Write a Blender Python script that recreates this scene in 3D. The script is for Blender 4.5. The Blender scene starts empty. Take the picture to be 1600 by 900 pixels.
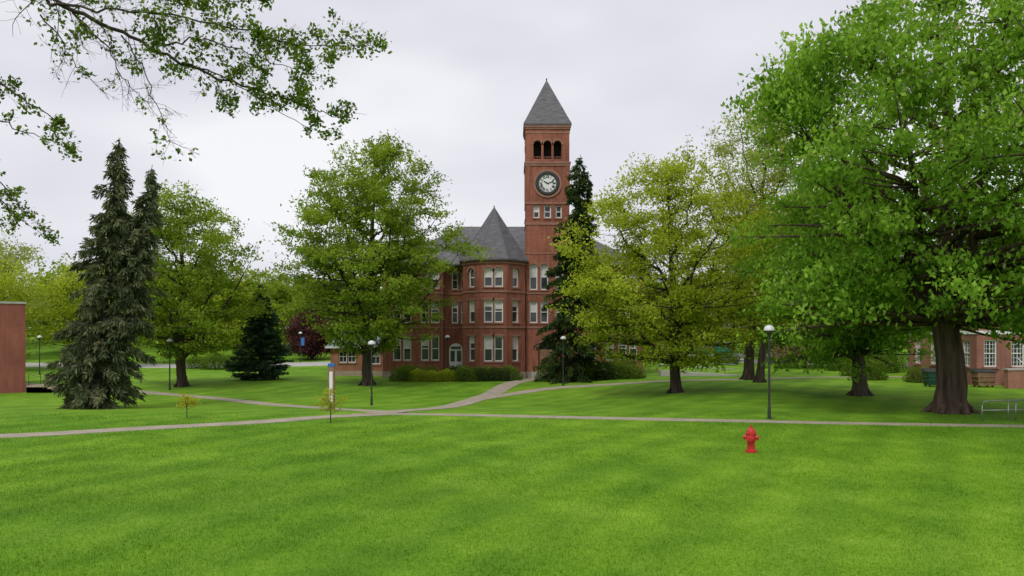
import bpy, math, random
import numpy as np
from mathutils import Vector

scene = bpy.context.scene
coll = scene.collection
D = bpy.data
rad = math.radians

# ------------------------------------------------------------------ helpers
def S(t):
    t = min(1.0, max(0.0, t))
    return t*t*(3-2*t)

def T(x, y):
    """terrain height in metres"""
    z = -0.7*S((y-34)/16)*(1-S((x-2)/12))
    z += 0.45*S((y-58)/10)*(1-S((x-2)/12))
    z += 3.6*S((y-84)/80)
    z += 5.0*S((y-170)/250)
    return z

def link(o, parent=None):
    coll.objects.link(o)
    if parent is not None:
        o.parent = parent
    return o

def tag(o, label, cat, group=None, kind=None):
    if label: o["label"] = label
    if cat: o["category"] = cat
    if group: o["group"] = group
    if kind: o["kind"] = kind
    return o

def thing(name, loc, label, cat, group=None, kind=None, rot=0.0):
    e = D.objects.new(name, None)
    e.empty_display_size = 0.3
    e.location = loc
    e.rotation_euler = (0, 0, rot)
    tag(e, label, cat, group, kind)
    return link(e)

def copy_thing(src, loc, rot=None, scale=None):
    n = src.copy()
    n.location = loc
    if rot is not None: n.rotation_euler = (0, 0, rot)
    if scale is not None: n.scale = scale
    coll.objects.link(n)
    for ch in src.children:
        c = ch.copy(); coll.objects.link(c); c.parent = n
        for g in ch.children:
            gc = g.copy(); coll.objects.link(gc); gc.parent = c
    return n

class MB:
    def __init__(s): s.v=[]; s.f=[]; s.m=[]
    def add(s, vs, fs, m=0):
        b=len(s.v); s.v.extend([tuple(v) for v in vs])
        for f in fs:
            s.f.append(tuple(i+b for i in f)); s.m.append(m)
    def box(s, x0,x1,y0,y1,z0,z1, m=0):
        s.add([(x0,y0,z0),(x1,y0,z0),(x1,y1,z0),(x0,y1,z0),(x0,y0,z1),(x1,y0,z1),(x1,y1,z1),(x0,y1,z1)],
              [(3,2,1,0),(4,5,6,7),(0,1,5,4),(1,2,6,5),(2,3,7,6),(3,0,4,7)], m)
    def obox(s, c, u, w, d, z0, z1, m=0):
        n=(-u[1],u[0]); P=[]
        for a,b in ((-1,-1),(1,-1),(1,1),(-1,1)):
            P.append((c[0]+u[0]*a*w/2+n[0]*b*d/2, c[1]+u[1]*a*w/2+n[1]*b*d/2))
        s.add([(p[0],p[1],z0) for p in P]+[(p[0],p[1],z1) for p in P],
              [(3,2,1,0),(4,5,6,7),(0,1,5,4),(1,2,6,5),(2,3,7,6),(3,0,4,7)], m)
    def lathe(s, prof, n=24, c=(0,0,0), axis='z', m=0, cap=True):
        vs=[]; fs=[]
        for r,h in prof:
            for i in range(n):
                a=2*math.pi*i/n; x=r*math.cos(a); y=r*math.sin(a)
                p={'z':(x,y,h),'x':(h,x,y),'y':(y,h,x)}[axis]
                vs.append((p[0]+c[0],p[1]+c[1],p[2]+c[2]))
        k=len(prof)
        for j in range(k-1):
            for i in range(n):
                i2=(i+1)%n
                fs.append((j*n+i,j*n+i2,(j+1)*n+i2,(j+1)*n+i))
        if cap:
            fs.append(tuple(range(n-1,-1,-1))); fs.append(tuple((k-1)*n+i for i in range(n)))
        s.add(vs,fs,m)
    def tube(s, pts, radii, n=6, m=0):
        pts=[Vector(p) for p in pts]; vs=[]; fs=[]
        k=len(pts)
        if not hasattr(radii,'__len__'): radii=[radii]*k
        for i,p in enumerate(pts):
            d=(pts[min(i+1,k-1)]-pts[max(i-1,0)])
            if d.length<1e-6: d=Vector((0,0,1))
            d.normalize()
            ref=Vector((0,0,1)) if abs(d.z)<0.9 else Vector((1,0,0))
            a=d.cross(ref).normalized(); b=d.cross(a)
            for j in range(n):
                t=2*math.pi*j/n
                q=p+(a*math.cos(t)+b*math.sin(t))*radii[i]
                vs.append((q.x,q.y,q.z))
        for i in range(k-1):
            for j in range(n):
                j2=(j+1)%n
                fs.append((i*n+j,(i+1)*n+j,(i+1)*n+j2,i*n+j2))
        fs.append(tuple(range(n))); fs.append(tuple((k-1)*n+i for i in range(n-1,-1,-1)))
        s.add(vs,fs,m)
    def obj(s, name, mats, parent=None, smooth=False, loc=(0,0,0), rotz=0.0, bevel=0):
        me=D.meshes.new(name); me.from_pydata(s.v,[],s.f)
        if not isinstance(mats,(list,tuple)): mats=[mats]
        for m in mats: me.materials.append(m)
        if len(mats)>1: me.polygons.foreach_set('material_index', s.m)
        if smooth: me.polygons.foreach_set('use_smooth',[True]*len(me.polygons))
        me.update()
        o=D.objects.new(name, me); o.location=loc; o.rotation_euler=(0,0,rotz)
        link(o,parent)
        if bevel:
            b=o.modifiers.new('b','BEVEL'); b.width=bevel; b.segments=2; b.limit_method='ANGLE'
        return o

def fast_obj(name, V, nper, mat, parent=None, tint=None):
    V=np.asarray(V,dtype=np.float32).reshape(-1,3)
    me=D.meshes.new(name); nv=len(V); nf=nv//nper
    me.vertices.add(nv); me.vertices.foreach_set('co',V.ravel())
    me.loops.add(nv); me.loops.foreach_set('vertex_index',np.arange(nv,dtype=np.int32))
    me.polygons.add(nf); me.polygons.foreach_set('loop_start',np.arange(nf,dtype=np.int32)*nper)
    me.update(calc_edges=True)
    if tint is not None:
        at=me.attributes.new('tint','FLOAT','FACE'); at.data.foreach_set('value',np.asarray(tint,dtype=np.float32))
    me.materials.append(mat); me.validate()
    o=D.objects.new(name,me); link(o,parent)
    return o

# ------------------------------------------------------------------ materials
def newmat(name):
    m=D.materials.new(name); m.use_nodes=True
    nt=m.node_tree; b=nt.nodes['Principled BSDF']
    return m,nt,b
def N(nt,t,**kw):
    n=nt.nodes.new(t)
    for k,v in kw.items(): setattr(n,k,v)
    return n
def ramp(nt, src, stops):
    r=N(nt,'ShaderNodeValToRGB'); e=r.color_ramp.elements
    while len(e)<len(stops): e.new(0.5)
    for i,(p,c) in enumerate(stops):
        e[i].position=p; e[i].color=(*c,1) if len(c)==3 else c
    nt.links.new(src,r.inputs[0]); return r
def position(nt, scale=(1,1,1)):
    g=N(nt,'ShaderNodeNewGeometry'); mp=N(nt,'ShaderNodeMapping'); mp.inputs['Scale'].default_value=scale
    nt.links.new(g.outputs['Position'],mp.inputs[0]); return mp.outputs[0]
def noise(nt, vec, scale, detail=4, rough=0.6):
    n=N(nt,'ShaderNodeTexNoise'); n.inputs['Scale'].default_value=scale
    n.inputs['Detail'].default_value=detail; n.inputs['Roughness'].default_value=rough
    nt.links.new(vec,n.inputs['Vector']); return n.outputs['Fac']
def mixc(nt, fac, a, b, mode='MIX'):
    m=N(nt,'ShaderNodeMix',data_type='RGBA',blend_type=mode)
    for sock,val in ((m.inputs[0],fac),(m.inputs[6],a),(m.inputs[7],b)):
        if hasattr(val,'is_linked'): nt.links.new(val,sock)
        elif isinstance(val,(int,float)): sock.default_value=val
        else: sock.default_value=(*val,1)
    return m.outputs[2]
def simple(name, c1, c2, scale=3, rough=0.7, bump=0.0, metallic=0, spec=0.3, coord='pos', stretch=(1,1,1)):
    m,nt,b=newmat(name)
    if coord=='pos': v=position(nt,stretch)
    else:
        tc=N(nt,'ShaderNodeTexCoord'); v=tc.outputs['Object']
    f=noise(nt,v,scale,4)
    r=ramp(nt,f,[(0.3,c1),(0.7,c2)])
    nt.links.new(r.outputs[0],b.inputs['Base Color'])
    b.inputs['Roughness'].default_value=rough; b.inputs['Metallic'].default_value=metallic
    b.inputs['Specular IOR Level'].default_value=spec
    if bump:
        bp=N(nt,'ShaderNodeBump'); bp.inputs['Strength'].default_value=bump; bp.inputs['Distance'].default_value=0.05
        nt.links.new(f,bp.inputs['Height']); nt.links.new(bp.outputs[0],b.inputs['Normal'])
    return m

def brick_mat(name, c1, c2, mortar, dark):
    m,nt,b=newmat(name)
    g=N(nt,'ShaderNodeNewGeometry'); sp=N(nt,'ShaderNodeSeparateXYZ'); nt.links.new(g.outputs['Position'],sp.inputs[0])
    ad=N(nt,'ShaderNodeMath',operation='ADD'); nt.links.new(sp.outputs[0],ad.inputs[0]); nt.links.new(sp.outputs[1],ad.inputs[1])
    cb=N(nt,'ShaderNodeCombineXYZ'); nt.links.new(ad.outputs[0],cb.inputs[0]); nt.links.new(sp.outputs[2],cb.inputs[1])
    bt=N(nt,'ShaderNodeTexBrick'); nt.links.new(cb.outputs[0],bt.inputs['Vector'])
    bt.inputs['Color1'].default_value=(*c1,1); bt.inputs['Color2'].default_value=(*c2,1); bt.inputs['Mortar'].default_value=(*mortar,1)
    bt.inputs['Scale'].default_value=1.0; bt.inputs['Brick Width'].default_value=0.22; bt.inputs['Row Height'].default_value=0.075
    bt.inputs['Mortar Size'].default_value=0.006
    v=position(nt,(1,1,0.6)); n1=noise(nt,v,0.35,5,0.65); n2=noise(nt,position(nt,(3,3,0.35)),1.2,4)
    r1=ramp(nt,n1,[(0.35,(0.74,0.73,0.72)),(0.65,(1.14,1.14,1.12))])
    r2=ramp(nt,n2,[(0.42,dark),(0.6,(1,1,1))])
    c=mixc(nt,1.0,bt.outputs['Color'],r1.outputs[0],'MULTIPLY'); c=mixc(nt,0.6,c,r2.outputs[0],'MULTIPLY')
    nt.links.new(c,b.inputs['Base Color']); b.inputs['Roughness'].default_value=0.85
    b.inputs['Specular IOR Level'].default_value=0.2
    return m

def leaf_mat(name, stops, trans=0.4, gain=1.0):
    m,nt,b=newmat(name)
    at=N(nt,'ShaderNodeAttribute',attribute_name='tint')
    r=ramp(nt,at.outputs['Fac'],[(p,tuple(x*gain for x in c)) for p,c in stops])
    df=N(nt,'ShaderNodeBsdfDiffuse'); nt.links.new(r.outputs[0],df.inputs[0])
    tr=N(nt,'ShaderNodeBsdfTranslucent')
    c2=mixc(nt,1.0,r.outputs[0],(1.25,1.2,0.65),'MULTIPLY'); nt.links.new(c2,tr.inputs[0])
    mx=N(nt,'ShaderNodeMixShader'); mx.inputs[0].default_value=trans
    nt.links.new(df.outputs[0],mx.inputs[1]); nt.links.new(tr.outputs[0],mx.inputs[2])
    nt.links.new(mx.outputs[0],nt.nodes['Material Output'].inputs[0]); nt.nodes.remove(b)
    return m

def grass_color(nt, k, fine=True):
    v=position(nt)
    big=noise(nt,v,0.05,2,0.6); mid=noise(nt,position(nt,(1,0.8,1)),0.45,3,0.65)
    r=ramp(nt,mid,[(0.28,(0.088*k,0.205*k,0.012*k)),(0.5,(0.128*k,0.268*k,0.017*k)),(0.72,(0.19*k,0.34*k,0.030*k))])
    rb=ramp(nt,big,[(0.35,(0.84,0.89,0.9)),(0.65,(1.22,1.12,1.15))])
    c=mixc(nt,1.0,r.outputs[0],rb.outputs[0],'MULTIPLY')
    f=None
    if fine:
        f=noise(nt,v,11,2,0.7); rf=ramp(nt,f,[(0.3,(0.72,0.75,0.66)),(0.7,(1.25,1.2,1.25))])
        c=mixc(nt,0.8,c,rf.outputs[0],'MULTIPLY')
    w=N(nt,'ShaderNodeTexWave'); w.inputs['Scale'].default_value=0.16; w.inputs['Distortion'].default_value=0.8
    w.inputs['Detail'].default_value=0
    mp=N(nt,'ShaderNodeMapping'); mp.inputs['Rotation'].default_value=(0,0,rad(28)); nt.links.new(v,mp.inputs[0]); nt.links.new(mp.outputs[0],w.inputs[0])
    rw=ramp(nt,w.outputs['Fac'],[(0.2,(0.92,0.94,0.93)),(0.8,(1.08,1.06,1.0))])
    return mixc(nt,1.0,c,rw.outputs[0],'MULTIPLY'), f

m_ground,nt,b=newmat('lawn_ground')
c,fine=grass_color(nt,1.05); nt.links.new(c,b.inputs['Base Color']); b.inputs['Roughness'].default_value=0.9
b.inputs['Specular IOR Level'].default_value=0.1
bp=N(nt,'ShaderNodeBump'); bp.inputs['Strength'].default_value=0.5; bp.inputs['Distance'].default_value=0.03
nt.links.new(fine,bp.inputs['Height']); nt.links.new(bp.outputs[0],b.inputs['Normal'])

m_blade,nt,b=newmat('grass_blades')
c,_=grass_color(nt,1.38,False)
at=N(nt,'ShaderNodeAttribute',attribute_name='tint'); rt=ramp(nt,at.outputs['Fac'],[(0,(0.55,0.62,0.6)),(0.85,(1.15,1.12,1.0)),(1.0,(1.8,1.45,2.4))])
c=mixc(nt,1.0,c,rt.outputs[0],'MULTIPLY')
df=N(nt,'ShaderNodeBsdfDiffuse'); nt.links.new(c,df.inputs[0])
tr=N(nt,'ShaderNodeBsdfTranslucent'); nt.links.new(c,tr.inputs[0]); mx=N(nt,'ShaderNodeMixShader'); mx.inputs[0].default_value=0.35
nt.links.new(df.outputs[0],mx.inputs[1]); nt.links.new(tr.outputs[0],mx.inputs[2]); nt.links.new(mx.outputs[0],nt.nodes['Material Output'].inputs[0]); nt.nodes.remove(b)

m_path=simple('concrete_path',(0.29,0.25,0.19),(0.43,0.37,0.29),1.3,0.9,0.2)
m_conc=simple('concrete',(0.38,0.37,0.34),(0.50,0.48,0.44),1.5,0.9)
m_brick=brick_mat('old_brick',(0.41,0.145,0.092),(0.32,0.105,0.068),(0.32,0.19,0.15),(0.62,0.58,0.57))
m_brick2=brick_mat('annex_brick',(0.44,0.19,0.11),(0.38,0.15,0.09),(0.38,0.26,0.2),(0.85,0.85,0.85))
m_brick3=brick_mat('hall_brick',(0.42,0.18,0.13),(0.36,0.145,0.105),(0.38,0.28,0.23),(0.85,0.83,0.83))
m_brick4=brick_mat('block_brick',(0.36,0.115,0.085),(0.32,0.10,0.072),(0.30,0.17,0.14),(0.8,0.78,0.78))
m_stone=simple('sandstone_trim',(0.27,0.13,0.095),(0.36,0.19,0.14),2,0.85)
m_found=simple('foundation_stone',(0.30,0.24,0.18),(0.44,0.36,0.28),2.5,0.9,0.3)
m_slate=simple('roof_slate',(0.07,0.07,0.078),(0.165,0.16,0.17),1.6,0.6,stretch=(1,1,5))
m_blueroof=simple('blue_grey_shingle',(0.18,0.22,0.28),(0.28,0.32,0.38),2,0.8,stretch=(1,1,5))
m_greyroof=simple('grey_shingle',(0.12,0.12,0.13),(0.2,0.2,0.21),2,0.8)
m_white=simple('white_paint',(0.76,0.76,0.74),(0.84,0.84,0.82),1.5,0.5)
m_blind=simple('window_blind',(0.58,0.58,0.55),(0.7,0.7,0.67),1,0.8)
m_glass=simple('dark_glass',(0.02,0.025,0.03),(0.05,0.06,0.065),0.7,0.06,spec=0.6)
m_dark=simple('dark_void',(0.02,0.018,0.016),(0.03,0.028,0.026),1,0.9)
m_blackmetal=simple('black_metal',(0.02,0.025,0.022),(0.035,0.04,0.036),6,0.45,spec=0.5)
m_steel=simple('galvanised_steel',(0.35,0.36,0.36),(0.5,0.5,0.5),8,0.4,metallic=0.7)
m_rail=simple('pale_railing_paint',(0.42,0.44,0.44),(0.55,0.56,0.56),5,0.5)
m_lampglobe=simple('white_lamp_glass',(0.62,0.63,0.64),(0.74,0.74,0.74),2,0.3)
m_red=simple('hydrant_red',(0.45,0.015,0.02),(0.62,0.03,0.03),9,0.38,spec=0.5,coord='obj')
m_bark=simple('bark',(0.05,0.04,0.03),(0.14,0.115,0.09),2.2,0.95,0.9,stretch=(2,2,0.4))
m_barkdk=simple('dark_bark',(0.026,0.020,0.015),(0.085,0.065,0.05),2.5,0.95,0.9,stretch=(2.2,2.2,0.35))
m_barkred=simple('brown_bark',(0.03,0.021,0.016),(0.14,0.095,0.068),1.5,0.95,1.0,stretch=(3,3,0.3))
m_wood=simple('weathered_wood',(0.20,0.11,0.065),(0.32,0.2,0.125),3,0.8)
m_green=simple('dark_green_paint',(0.01,0.05,0.03),(0.02,0.08,0.05),3,0.4)
m_blue=simple('blue_paint',(0.03,0.16,0.45),(0.05,0.2,0.5),3,0.5)
m_teal=simple('teal_paint',(0.01,0.18,0.16),(0.02,0.24,0.2),3,0.5)
m_silver=simple('silver_car_paint',(0.35,0.36,0.38),(0.42,0.43,0.45),1,0.3,metallic=0.4,spec=0.6)
m_rubber=simple('rubber',(0.015,0.015,0.015),(0.03,0.03,0.03),4,0.8)

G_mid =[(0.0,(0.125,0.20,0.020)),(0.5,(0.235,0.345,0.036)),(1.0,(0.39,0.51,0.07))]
G_yel =[(0.0,(0.20,0.265,0.02)),(0.5,(0.37,0.455,0.038)),(1.0,(0.54,0.62,0.08))]
G_fresh=[(0.0,(0.11,0.235,0.024)),(0.5,(0.225,0.405,0.045)),(0.93,(0.38,0.60,0.09)),(0.96,(0.55,0.56,0.30)),(1.0,(0.6,0.58,0.36))]
G_pale=[(0.0,(0.23,0.295,0.065)),(0.5,(0.35,0.43,0.10)),(1.0,(0.48,0.54,0.17))]
G_dark=[(0.0,(0.024,0.048,0.016)),(0.5,(0.048,0.082,0.024)),(1.0,(0.095,0.14,0.035))]
G_deep=[(0.0,(0.065,0.12,0.018)),(0.5,(0.135,0.215,0.03)),(1.0,(0.23,0.34,0.05))]
G_spruce=[(0.0,(0.065,0.085,0.042)),(0.55,(0.125,0.152,0.075)),(0.85,(0.19,0.215,0.11)),(1.0,(0.23,0.18,0.11))]
G_blue=[(0.0,(0.030,0.070,0.038)),(0.5,(0.058,0.115,0.062)),(1.0,(0.13,0.19,0.115))]
G_purple=[(0.0,(0.055,0.025,0.026)),(0.5,(0.105,0.042,0.046)),(1.0,(0.18,0.08,0.08))]
G_pink=[(0.0,(0.22,0.17,0.09)),(0.5,(0.36,0.27,0.17)),(1.0,(0.5,0.38,0.28))]
L={k:leaf_mat('leaves_'+k,v,t) for k,v,t in (('mid',G_mid,.45),('yellow',G_yel,.45),('fresh',G_fresh,.45),('pale',G_pale,.45),
   ('dark',G_dark,.3),('deep',G_deep,.4),('spruce',G_spruce,.15),('bluespruce',G_blue,.15),('purple',G_purple,.3),('pink',G_pink,.3))}
L['gold']=leaf_mat('leaves_gold',[(0,(0.32,0.34,0.02)),(1,(0.54,0.54,0.07))],.3)

# ------------------------------------------------------------------ foliage generators
def unit(a): return a/np.maximum(np.linalg.norm(a,axis=1,keepdims=True),1e-6)
def leaf_quads(rng, P, size, upbias=0.7, adir=None, aspect=0.55, jitter=0.5):
    n=len(P)
    a=unit(rng.normal(size=(n,3))*(1.0 if adir is None else jitter)+(0 if adir is None else adir))
    nn=unit(rng.normal(size=(n,3))+np.array([0,0,upbias]))
    s=unit(np.cross(nn,a)); L_=size*rng.uniform(0.6,1.25,size=(n,1))
    V=np.empty((n,4,3)); V[:,0]=P-a*L_*0.5; V[:,1]=P+s*L_*aspect*0.5+a*L_*0.05; V[:,2]=P+a*L_*0.5; V[:,3]=P-s*L_*aspect*0.5+a*L_*0.05
    return V.reshape(-1,3)

def bez(p0,p1,p2,n):
    t=np.linspace(0,1,n)[:,None]
    return (1-t)**2*p0+2*(1-t)*t*p1+t*t*p2

def make_tree(name,label,cat,loc,H,tr,cb,R,prof,mat,bark,seed,nlimb=12,nclump=260,lpc=110,leaf=0.26,spread=0.55,
              lean=(0,0),group=None,crownoff=(0,0),flare=1.5,droop=0.0,bias=0.55,lump=0.22,squash=0.6,twigs=3,limbup=0.35,upb=0.7,th=1.0,forks=0,extra=()):
    rng=np.random.default_rng(seed); rnd=random.Random(seed)
    e=thing(name,loc,label,cat,group)
    hs=[p[0] for p in prof]; rs=[p[1] for p in prof]
    def pr(z): return R*np.interp((z-cb)/(H-cb),hs,rs)
    def axis(z):
        f=max(0,z/H)
        g=S((z-cb*0.4)/(H*0.5))
        return np.array([lean[0]*f+crownoff[0]*g, lean[1]*f+crownoff[1]*g, z])
    tb=MB(); samples=[]
    npt=14; zt=np.linspace(-0.15,H*0.86,npt)
    tp=[]; trr=[]
    for i,z in enumerate(zt):
        f=i/(npt-1); wob=np.array([math.sin(z*0.55+seed)*0.13,math.cos(z*0.47+seed*2)*0.13,0])*min(1,z/3 if z>0 else 0)*(tr*2+0.3*th)
        tp.append(axis(z)+wob)
        r=tr*(1-f)**0.8*(0.92 if z>cb else 1.0)+0.02*th
        if forks and z>cb*.95: r*=.72
        if z<1.0: r*=1+(flare-1)*(1-max(z,0)/1.0)**2
        trr.append(r)
    ex=[axis(-0.15),axis(0.12),axis(0.35),axis(0.7)] if H>3 else [axis(-0.1)]
    er=[tr*flare,tr*(1+(flare-1)*.6),tr*(1+(flare-1)*.28),tr*(1+(flare-1)*.1)] if H>3 else [tr]
    tb.tube(ex+tp[1:], er+trr[1:], 14)
    if H>12:
        for i in range(6):
            a=i*1.05+seed; c_,s_=math.cos(a),math.sin(a); q=tr*flare
            tb.tube([(c_*tr*.55,s_*tr*.55,1.1),(c_*tr*.85,s_*tr*.85,.45),(c_*q*1.05,s_*q*1.05,.08),(c_*q*1.45,s_*q*1.45,-.12)],[tr*.28,tr*.30,tr*.24,tr*.12],6)
    for p,r in zip(tp,trr):
        if p[2]>cb*0.8: samples.append((p,r))
    for i in range(nlimb+forks):
        fk=i<forks
        f=(i-forks+0.5)/nlimb
        if fk: zs=cb*rnd.uniform(.62,.85); f=0
        else: zs=cb*0.72+(H*0.62-cb*0.72)*f**1.1
        tth=i*2.39996+rnd.uniform(-.35,.35)
        if fk: tth=i*2*math.pi/forks+.5+rnd.uniform(-.3,.3)
        ze=zs+(H-zs)*rnd.uniform(0.22,0.55)+ (H-cb)*0.05
        if fk: ze=H*rnd.uniform(.62,.8)
        ze=min(ze,H*0.93)
        rr=max(0.4*th,pr(ze))*rnd.uniform(.72,.95)
        if fk: rr*=.62
        k=int(np.clip(np.searchsorted(zt,zs),1,npt-1)); w=(zs-zt[k-1])/(zt[k]-zt[k-1]); st=tp[k-1]*(1-w)+tp[k]*w; sr=trr[k-1]*(1-w)+trr[k]*w
        en=axis(ze)+np.array([math.cos(tth)*rr,math.sin(tth)*rr,0])
        mid=st+(en-st)*np.array([.5,.5,limbup])+rng.normal(size=3)*0.25*th
        pts=bez(st,mid,en,9); pts[1:-1]+=rng.normal(size=(7,3))*(0.16 if fk else 0.09)*th
        r0=min(sr*0.7,tr*0.42*(1-0.5*f))
        if fk: r0=tr*.58
        rads=[r0*(1-j/8)**0.9+0.018*th for j in range(9)]
        tb.tube(pts,rads,8)
        for p,r in zip(pts[2:],rads[2:]): samples.append((p,r))
    SP=np.array([s[0] for s in samples]); SR=np.array([s[1] for s in samples])
    ph=rng.uniform(0,6.28,size=6); C=[]
    while len(C)<nclump:
        h=rng.uniform(0,1); w=np.interp(h,hs,rs)
        if rng.uniform()>w**1.3: continue
        z=cb+h*(H-cb); t_=rng.uniform(0,6.283)
        lm=1+lump*(math.sin(3*t_+ph[0]+z*0.7)*0.5+math.sin(2*t_+ph[1]-z*1.1)*0.5+math.sin(5*t_+ph[2]+z*1.9)*0.45)
        rho=rng.uniform()**bias
        rr=w*R*lm*rho
        zz=z+rng.normal()*0.25*th
        if rho>0.8 and droop: zz-=droop*rng.uniform(0,1)
        p=axis(z); C.append((p[0]+math.cos(t_)*rr,p[1]+math.sin(t_)*rr,zz))
    for (ex_,ey_,ez_,er_,en_) in extra:
        for _ in range(en_):
            d=rng.normal(size=3); d/=np.linalg.norm(d); C.append(tuple(np.array([ex_,ey_,ez_])+d*er_*rng.uniform()**.5*np.array([1,1,.7])))
    C=np.array(C); P=[];TI=[]
    for c in C:
        d=np.linalg.norm(SP-c,axis=1)+2.0*np.maximum(0,SP[:,2]-c[2]+0.3*th)
        k=int(np.argmin(d)); s=SP[k]; ln=np.linalg.norm(c-s)
        mid=s+(c-s)*np.array([.5,.5,.35])+rng.normal(size=3)*0.12*min(ln,2)
        pts=bez(s,mid,c,5); r0=min(SR[k]*0.7,(0.02+ln*0.018)*th)
        tb.tube(pts,[r0,r0*.75,r0*.5,r0*.3,0.008*th],4)
        base=rng.uniform(0.1,0.85)
        m=int(lpc*rng.uniform(0.55,1.4))
        t=rng.uniform(0.45,1.08,size=m)[:,None]; b_=max(0.5*th,min(ln,2.2))
        q=c+(s-c)/max(ln,.01)*b_*(1-t)
        q=q+rng.normal(size=(m,3))*np.array([spread,spread,spread*squash])
        for _ in range(twigs):
            e2=c+rng.normal(size=3)*np.array([spread,spread,spread*.7])*1.3
            tb.tube([pts[3],(pts[3]+e2)/2+rng.normal(size=3)*.05*th,e2],[r0*.3+.004*th,.008*th,.004*th],3)
            mm=m//8; tt=rng.uniform(0.3,1.05,size=(mm,1)); q=np.vstack([q,pts[3]+(e2-pts[3])*tt+rng.normal(size=(mm,3))*spread*0.22])
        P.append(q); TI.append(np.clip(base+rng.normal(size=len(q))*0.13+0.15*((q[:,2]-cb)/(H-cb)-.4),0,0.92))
    P=np.vstack(P); TI=np.concatenate(TI)
    if 'fresh' in mat.name:
        sel=rng.uniform(size=len(TI))<0.012; TI[sel]=0.99
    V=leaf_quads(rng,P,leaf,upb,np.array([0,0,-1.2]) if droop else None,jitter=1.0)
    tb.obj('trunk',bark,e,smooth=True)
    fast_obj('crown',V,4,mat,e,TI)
    return e

def make_conifer(name,label,cat,loc,tops,mat,bark,seed,group=None,dens=1.0,droopy=0.5,spray=0.42,dead=0.0,step=0.33,irregular=0.25,full=34,pw=.78,thin=1.0):
    rng=np.random.default_rng(seed)
    e=thing(name,loc,label,cat,group)
    tb=MB(); P=[];A=[];TI=[]
    for (bx,by,lx,ly,H,R,r0,z0) in tops:
        zz=np.linspace(-0.1 if z0<1.5 else z0,H,12)
        ax=lambda z:np.array([bx+lx*z/H,by+ly*z/H,z])
        tb.tube([ax(z) for z in zz],[r0*(1-max(0,z)/H)**.9+0.015 for z in zz],9)
        z=z0
        ph=rng.uniform(0,6.28,4)
        while z<H-0.1:
            f=(z-z0)/(H-z0)
            nb=max(4,int(8*(1-f)**0.4*dens+1))
            wl=1+rng.normal()*irregular*.35
            for b in range(nb):
                tth=rng.uniform(0,6.283)
                lm=wl*(1+irregular*(math.sin(2*tth+ph[0]+z*1.3)*.5+math.sin(3*tth+ph[1]-z*2.1)*.5)+rng.normal()*irregular*0.45)
                Lb=R*(1-f)**pw*min(1.0,0.72+f*3)*min(lm,1.45)
                if Lb<0.12: Lb=0.12
                s=ax(z); d=np.array([math.cos(tth),math.sin(tth),0])
                lift=(0.25+0.6*f)*Lb*(1-droopy)
                sag=-droopy*Lb*0.42*(1-f*0.6)
                en=s+d*Lb+np.array([0,0,sag+lift*.3]); mid=s+d*Lb*.55+np.array([0,0,sag*1.1*.5+lift*.2])
                pts=bez(s,mid,en,5)
                tb.tube(pts,[0.012+Lb*.012,.01+Lb*.009,.008+Lb*.006,.007,.004],3)
                if rng.uniform()<dead: continue
                m=int(max(6,Lb*full)); t=rng.uniform(0.12,1.0,size=(m,1))**0.8
                q=(1-t)**2*s+2*(1-t)*t*mid+t*t*en
                side=np.array([-d[1],d[0],0]); sg=rng.choice([-1,1],size=(m,1))
                w=Lb*0.20*(1-t)+0.10
                off=rng.uniform(0,1,size=(m,1))*w
                q=q+side*sg*off+np.array([0,0,-1])*off*0.35*droopy+rng.normal(size=(m,3))*0.05
                hang=rng.uniform(0,1,size=(m,1))*droopy
                a=d*0.9+side*sg*0.7+np.array([0,0,-1.8])*hang
                q=q+np.array([0,0,-1])*hang*spray*0.8
                P.append(q);A.append(a)
                TI.append(np.clip(rng.uniform(.05,.75)+rng.normal(size=m)*0.17+0.25*(t[:,0]-.5),0,1))
            z+=step*rng.uniform(0.6,1.3)*(1-0.4*f)
    P=np.vstack(P);A=np.vstack(A);TI=np.concatenate(TI)
    V=leaf_quads(rng,P,spray,0.5,A,aspect=0.30*thin,jitter=0.35)
    tb.obj('trunk',bark,e,smooth=True)
    fast_obj('crown',V,4,mat,e,TI)
    return e

# ------------------------------------------------------------------ ground
def axis_coords(lo,hi,step,far):
    a=list(np.arange(lo,hi+.01,step)); d=step; x=hi
    up=[]
    while x<far: d*=1.35; x+=d; up.append(x)
    d=step;x=lo; dn=[]
    while x>-far: d*=1.35; x-=d; dn.append(x)
    return dn[::-1]+a+up
xs=axis_coords(-70,70,1.0,2500); ys=axis_coords(-10,130,1.0,2500)
nx=len(xs);ny=len(ys)
gv=[(x,y,T(x,y)) for y in ys for x in xs]
gf=[(j*nx+i,j*nx+i+1,(j+1)*nx+i+1,(j+1)*nx+i) for j in range(ny-1) for i in range(nx-1)]
me=D.meshes.new('ground'); me.from_pydata(gv,[],gf); me.materials.append(m_ground)
me.polygons.foreach_set('use_smooth',[True]*len(me.polygons))
g=D.objects.new('ground',me); link(g); tag(g,'mown green campus lawn with gentle slopes','lawn',kind='structure')

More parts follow.
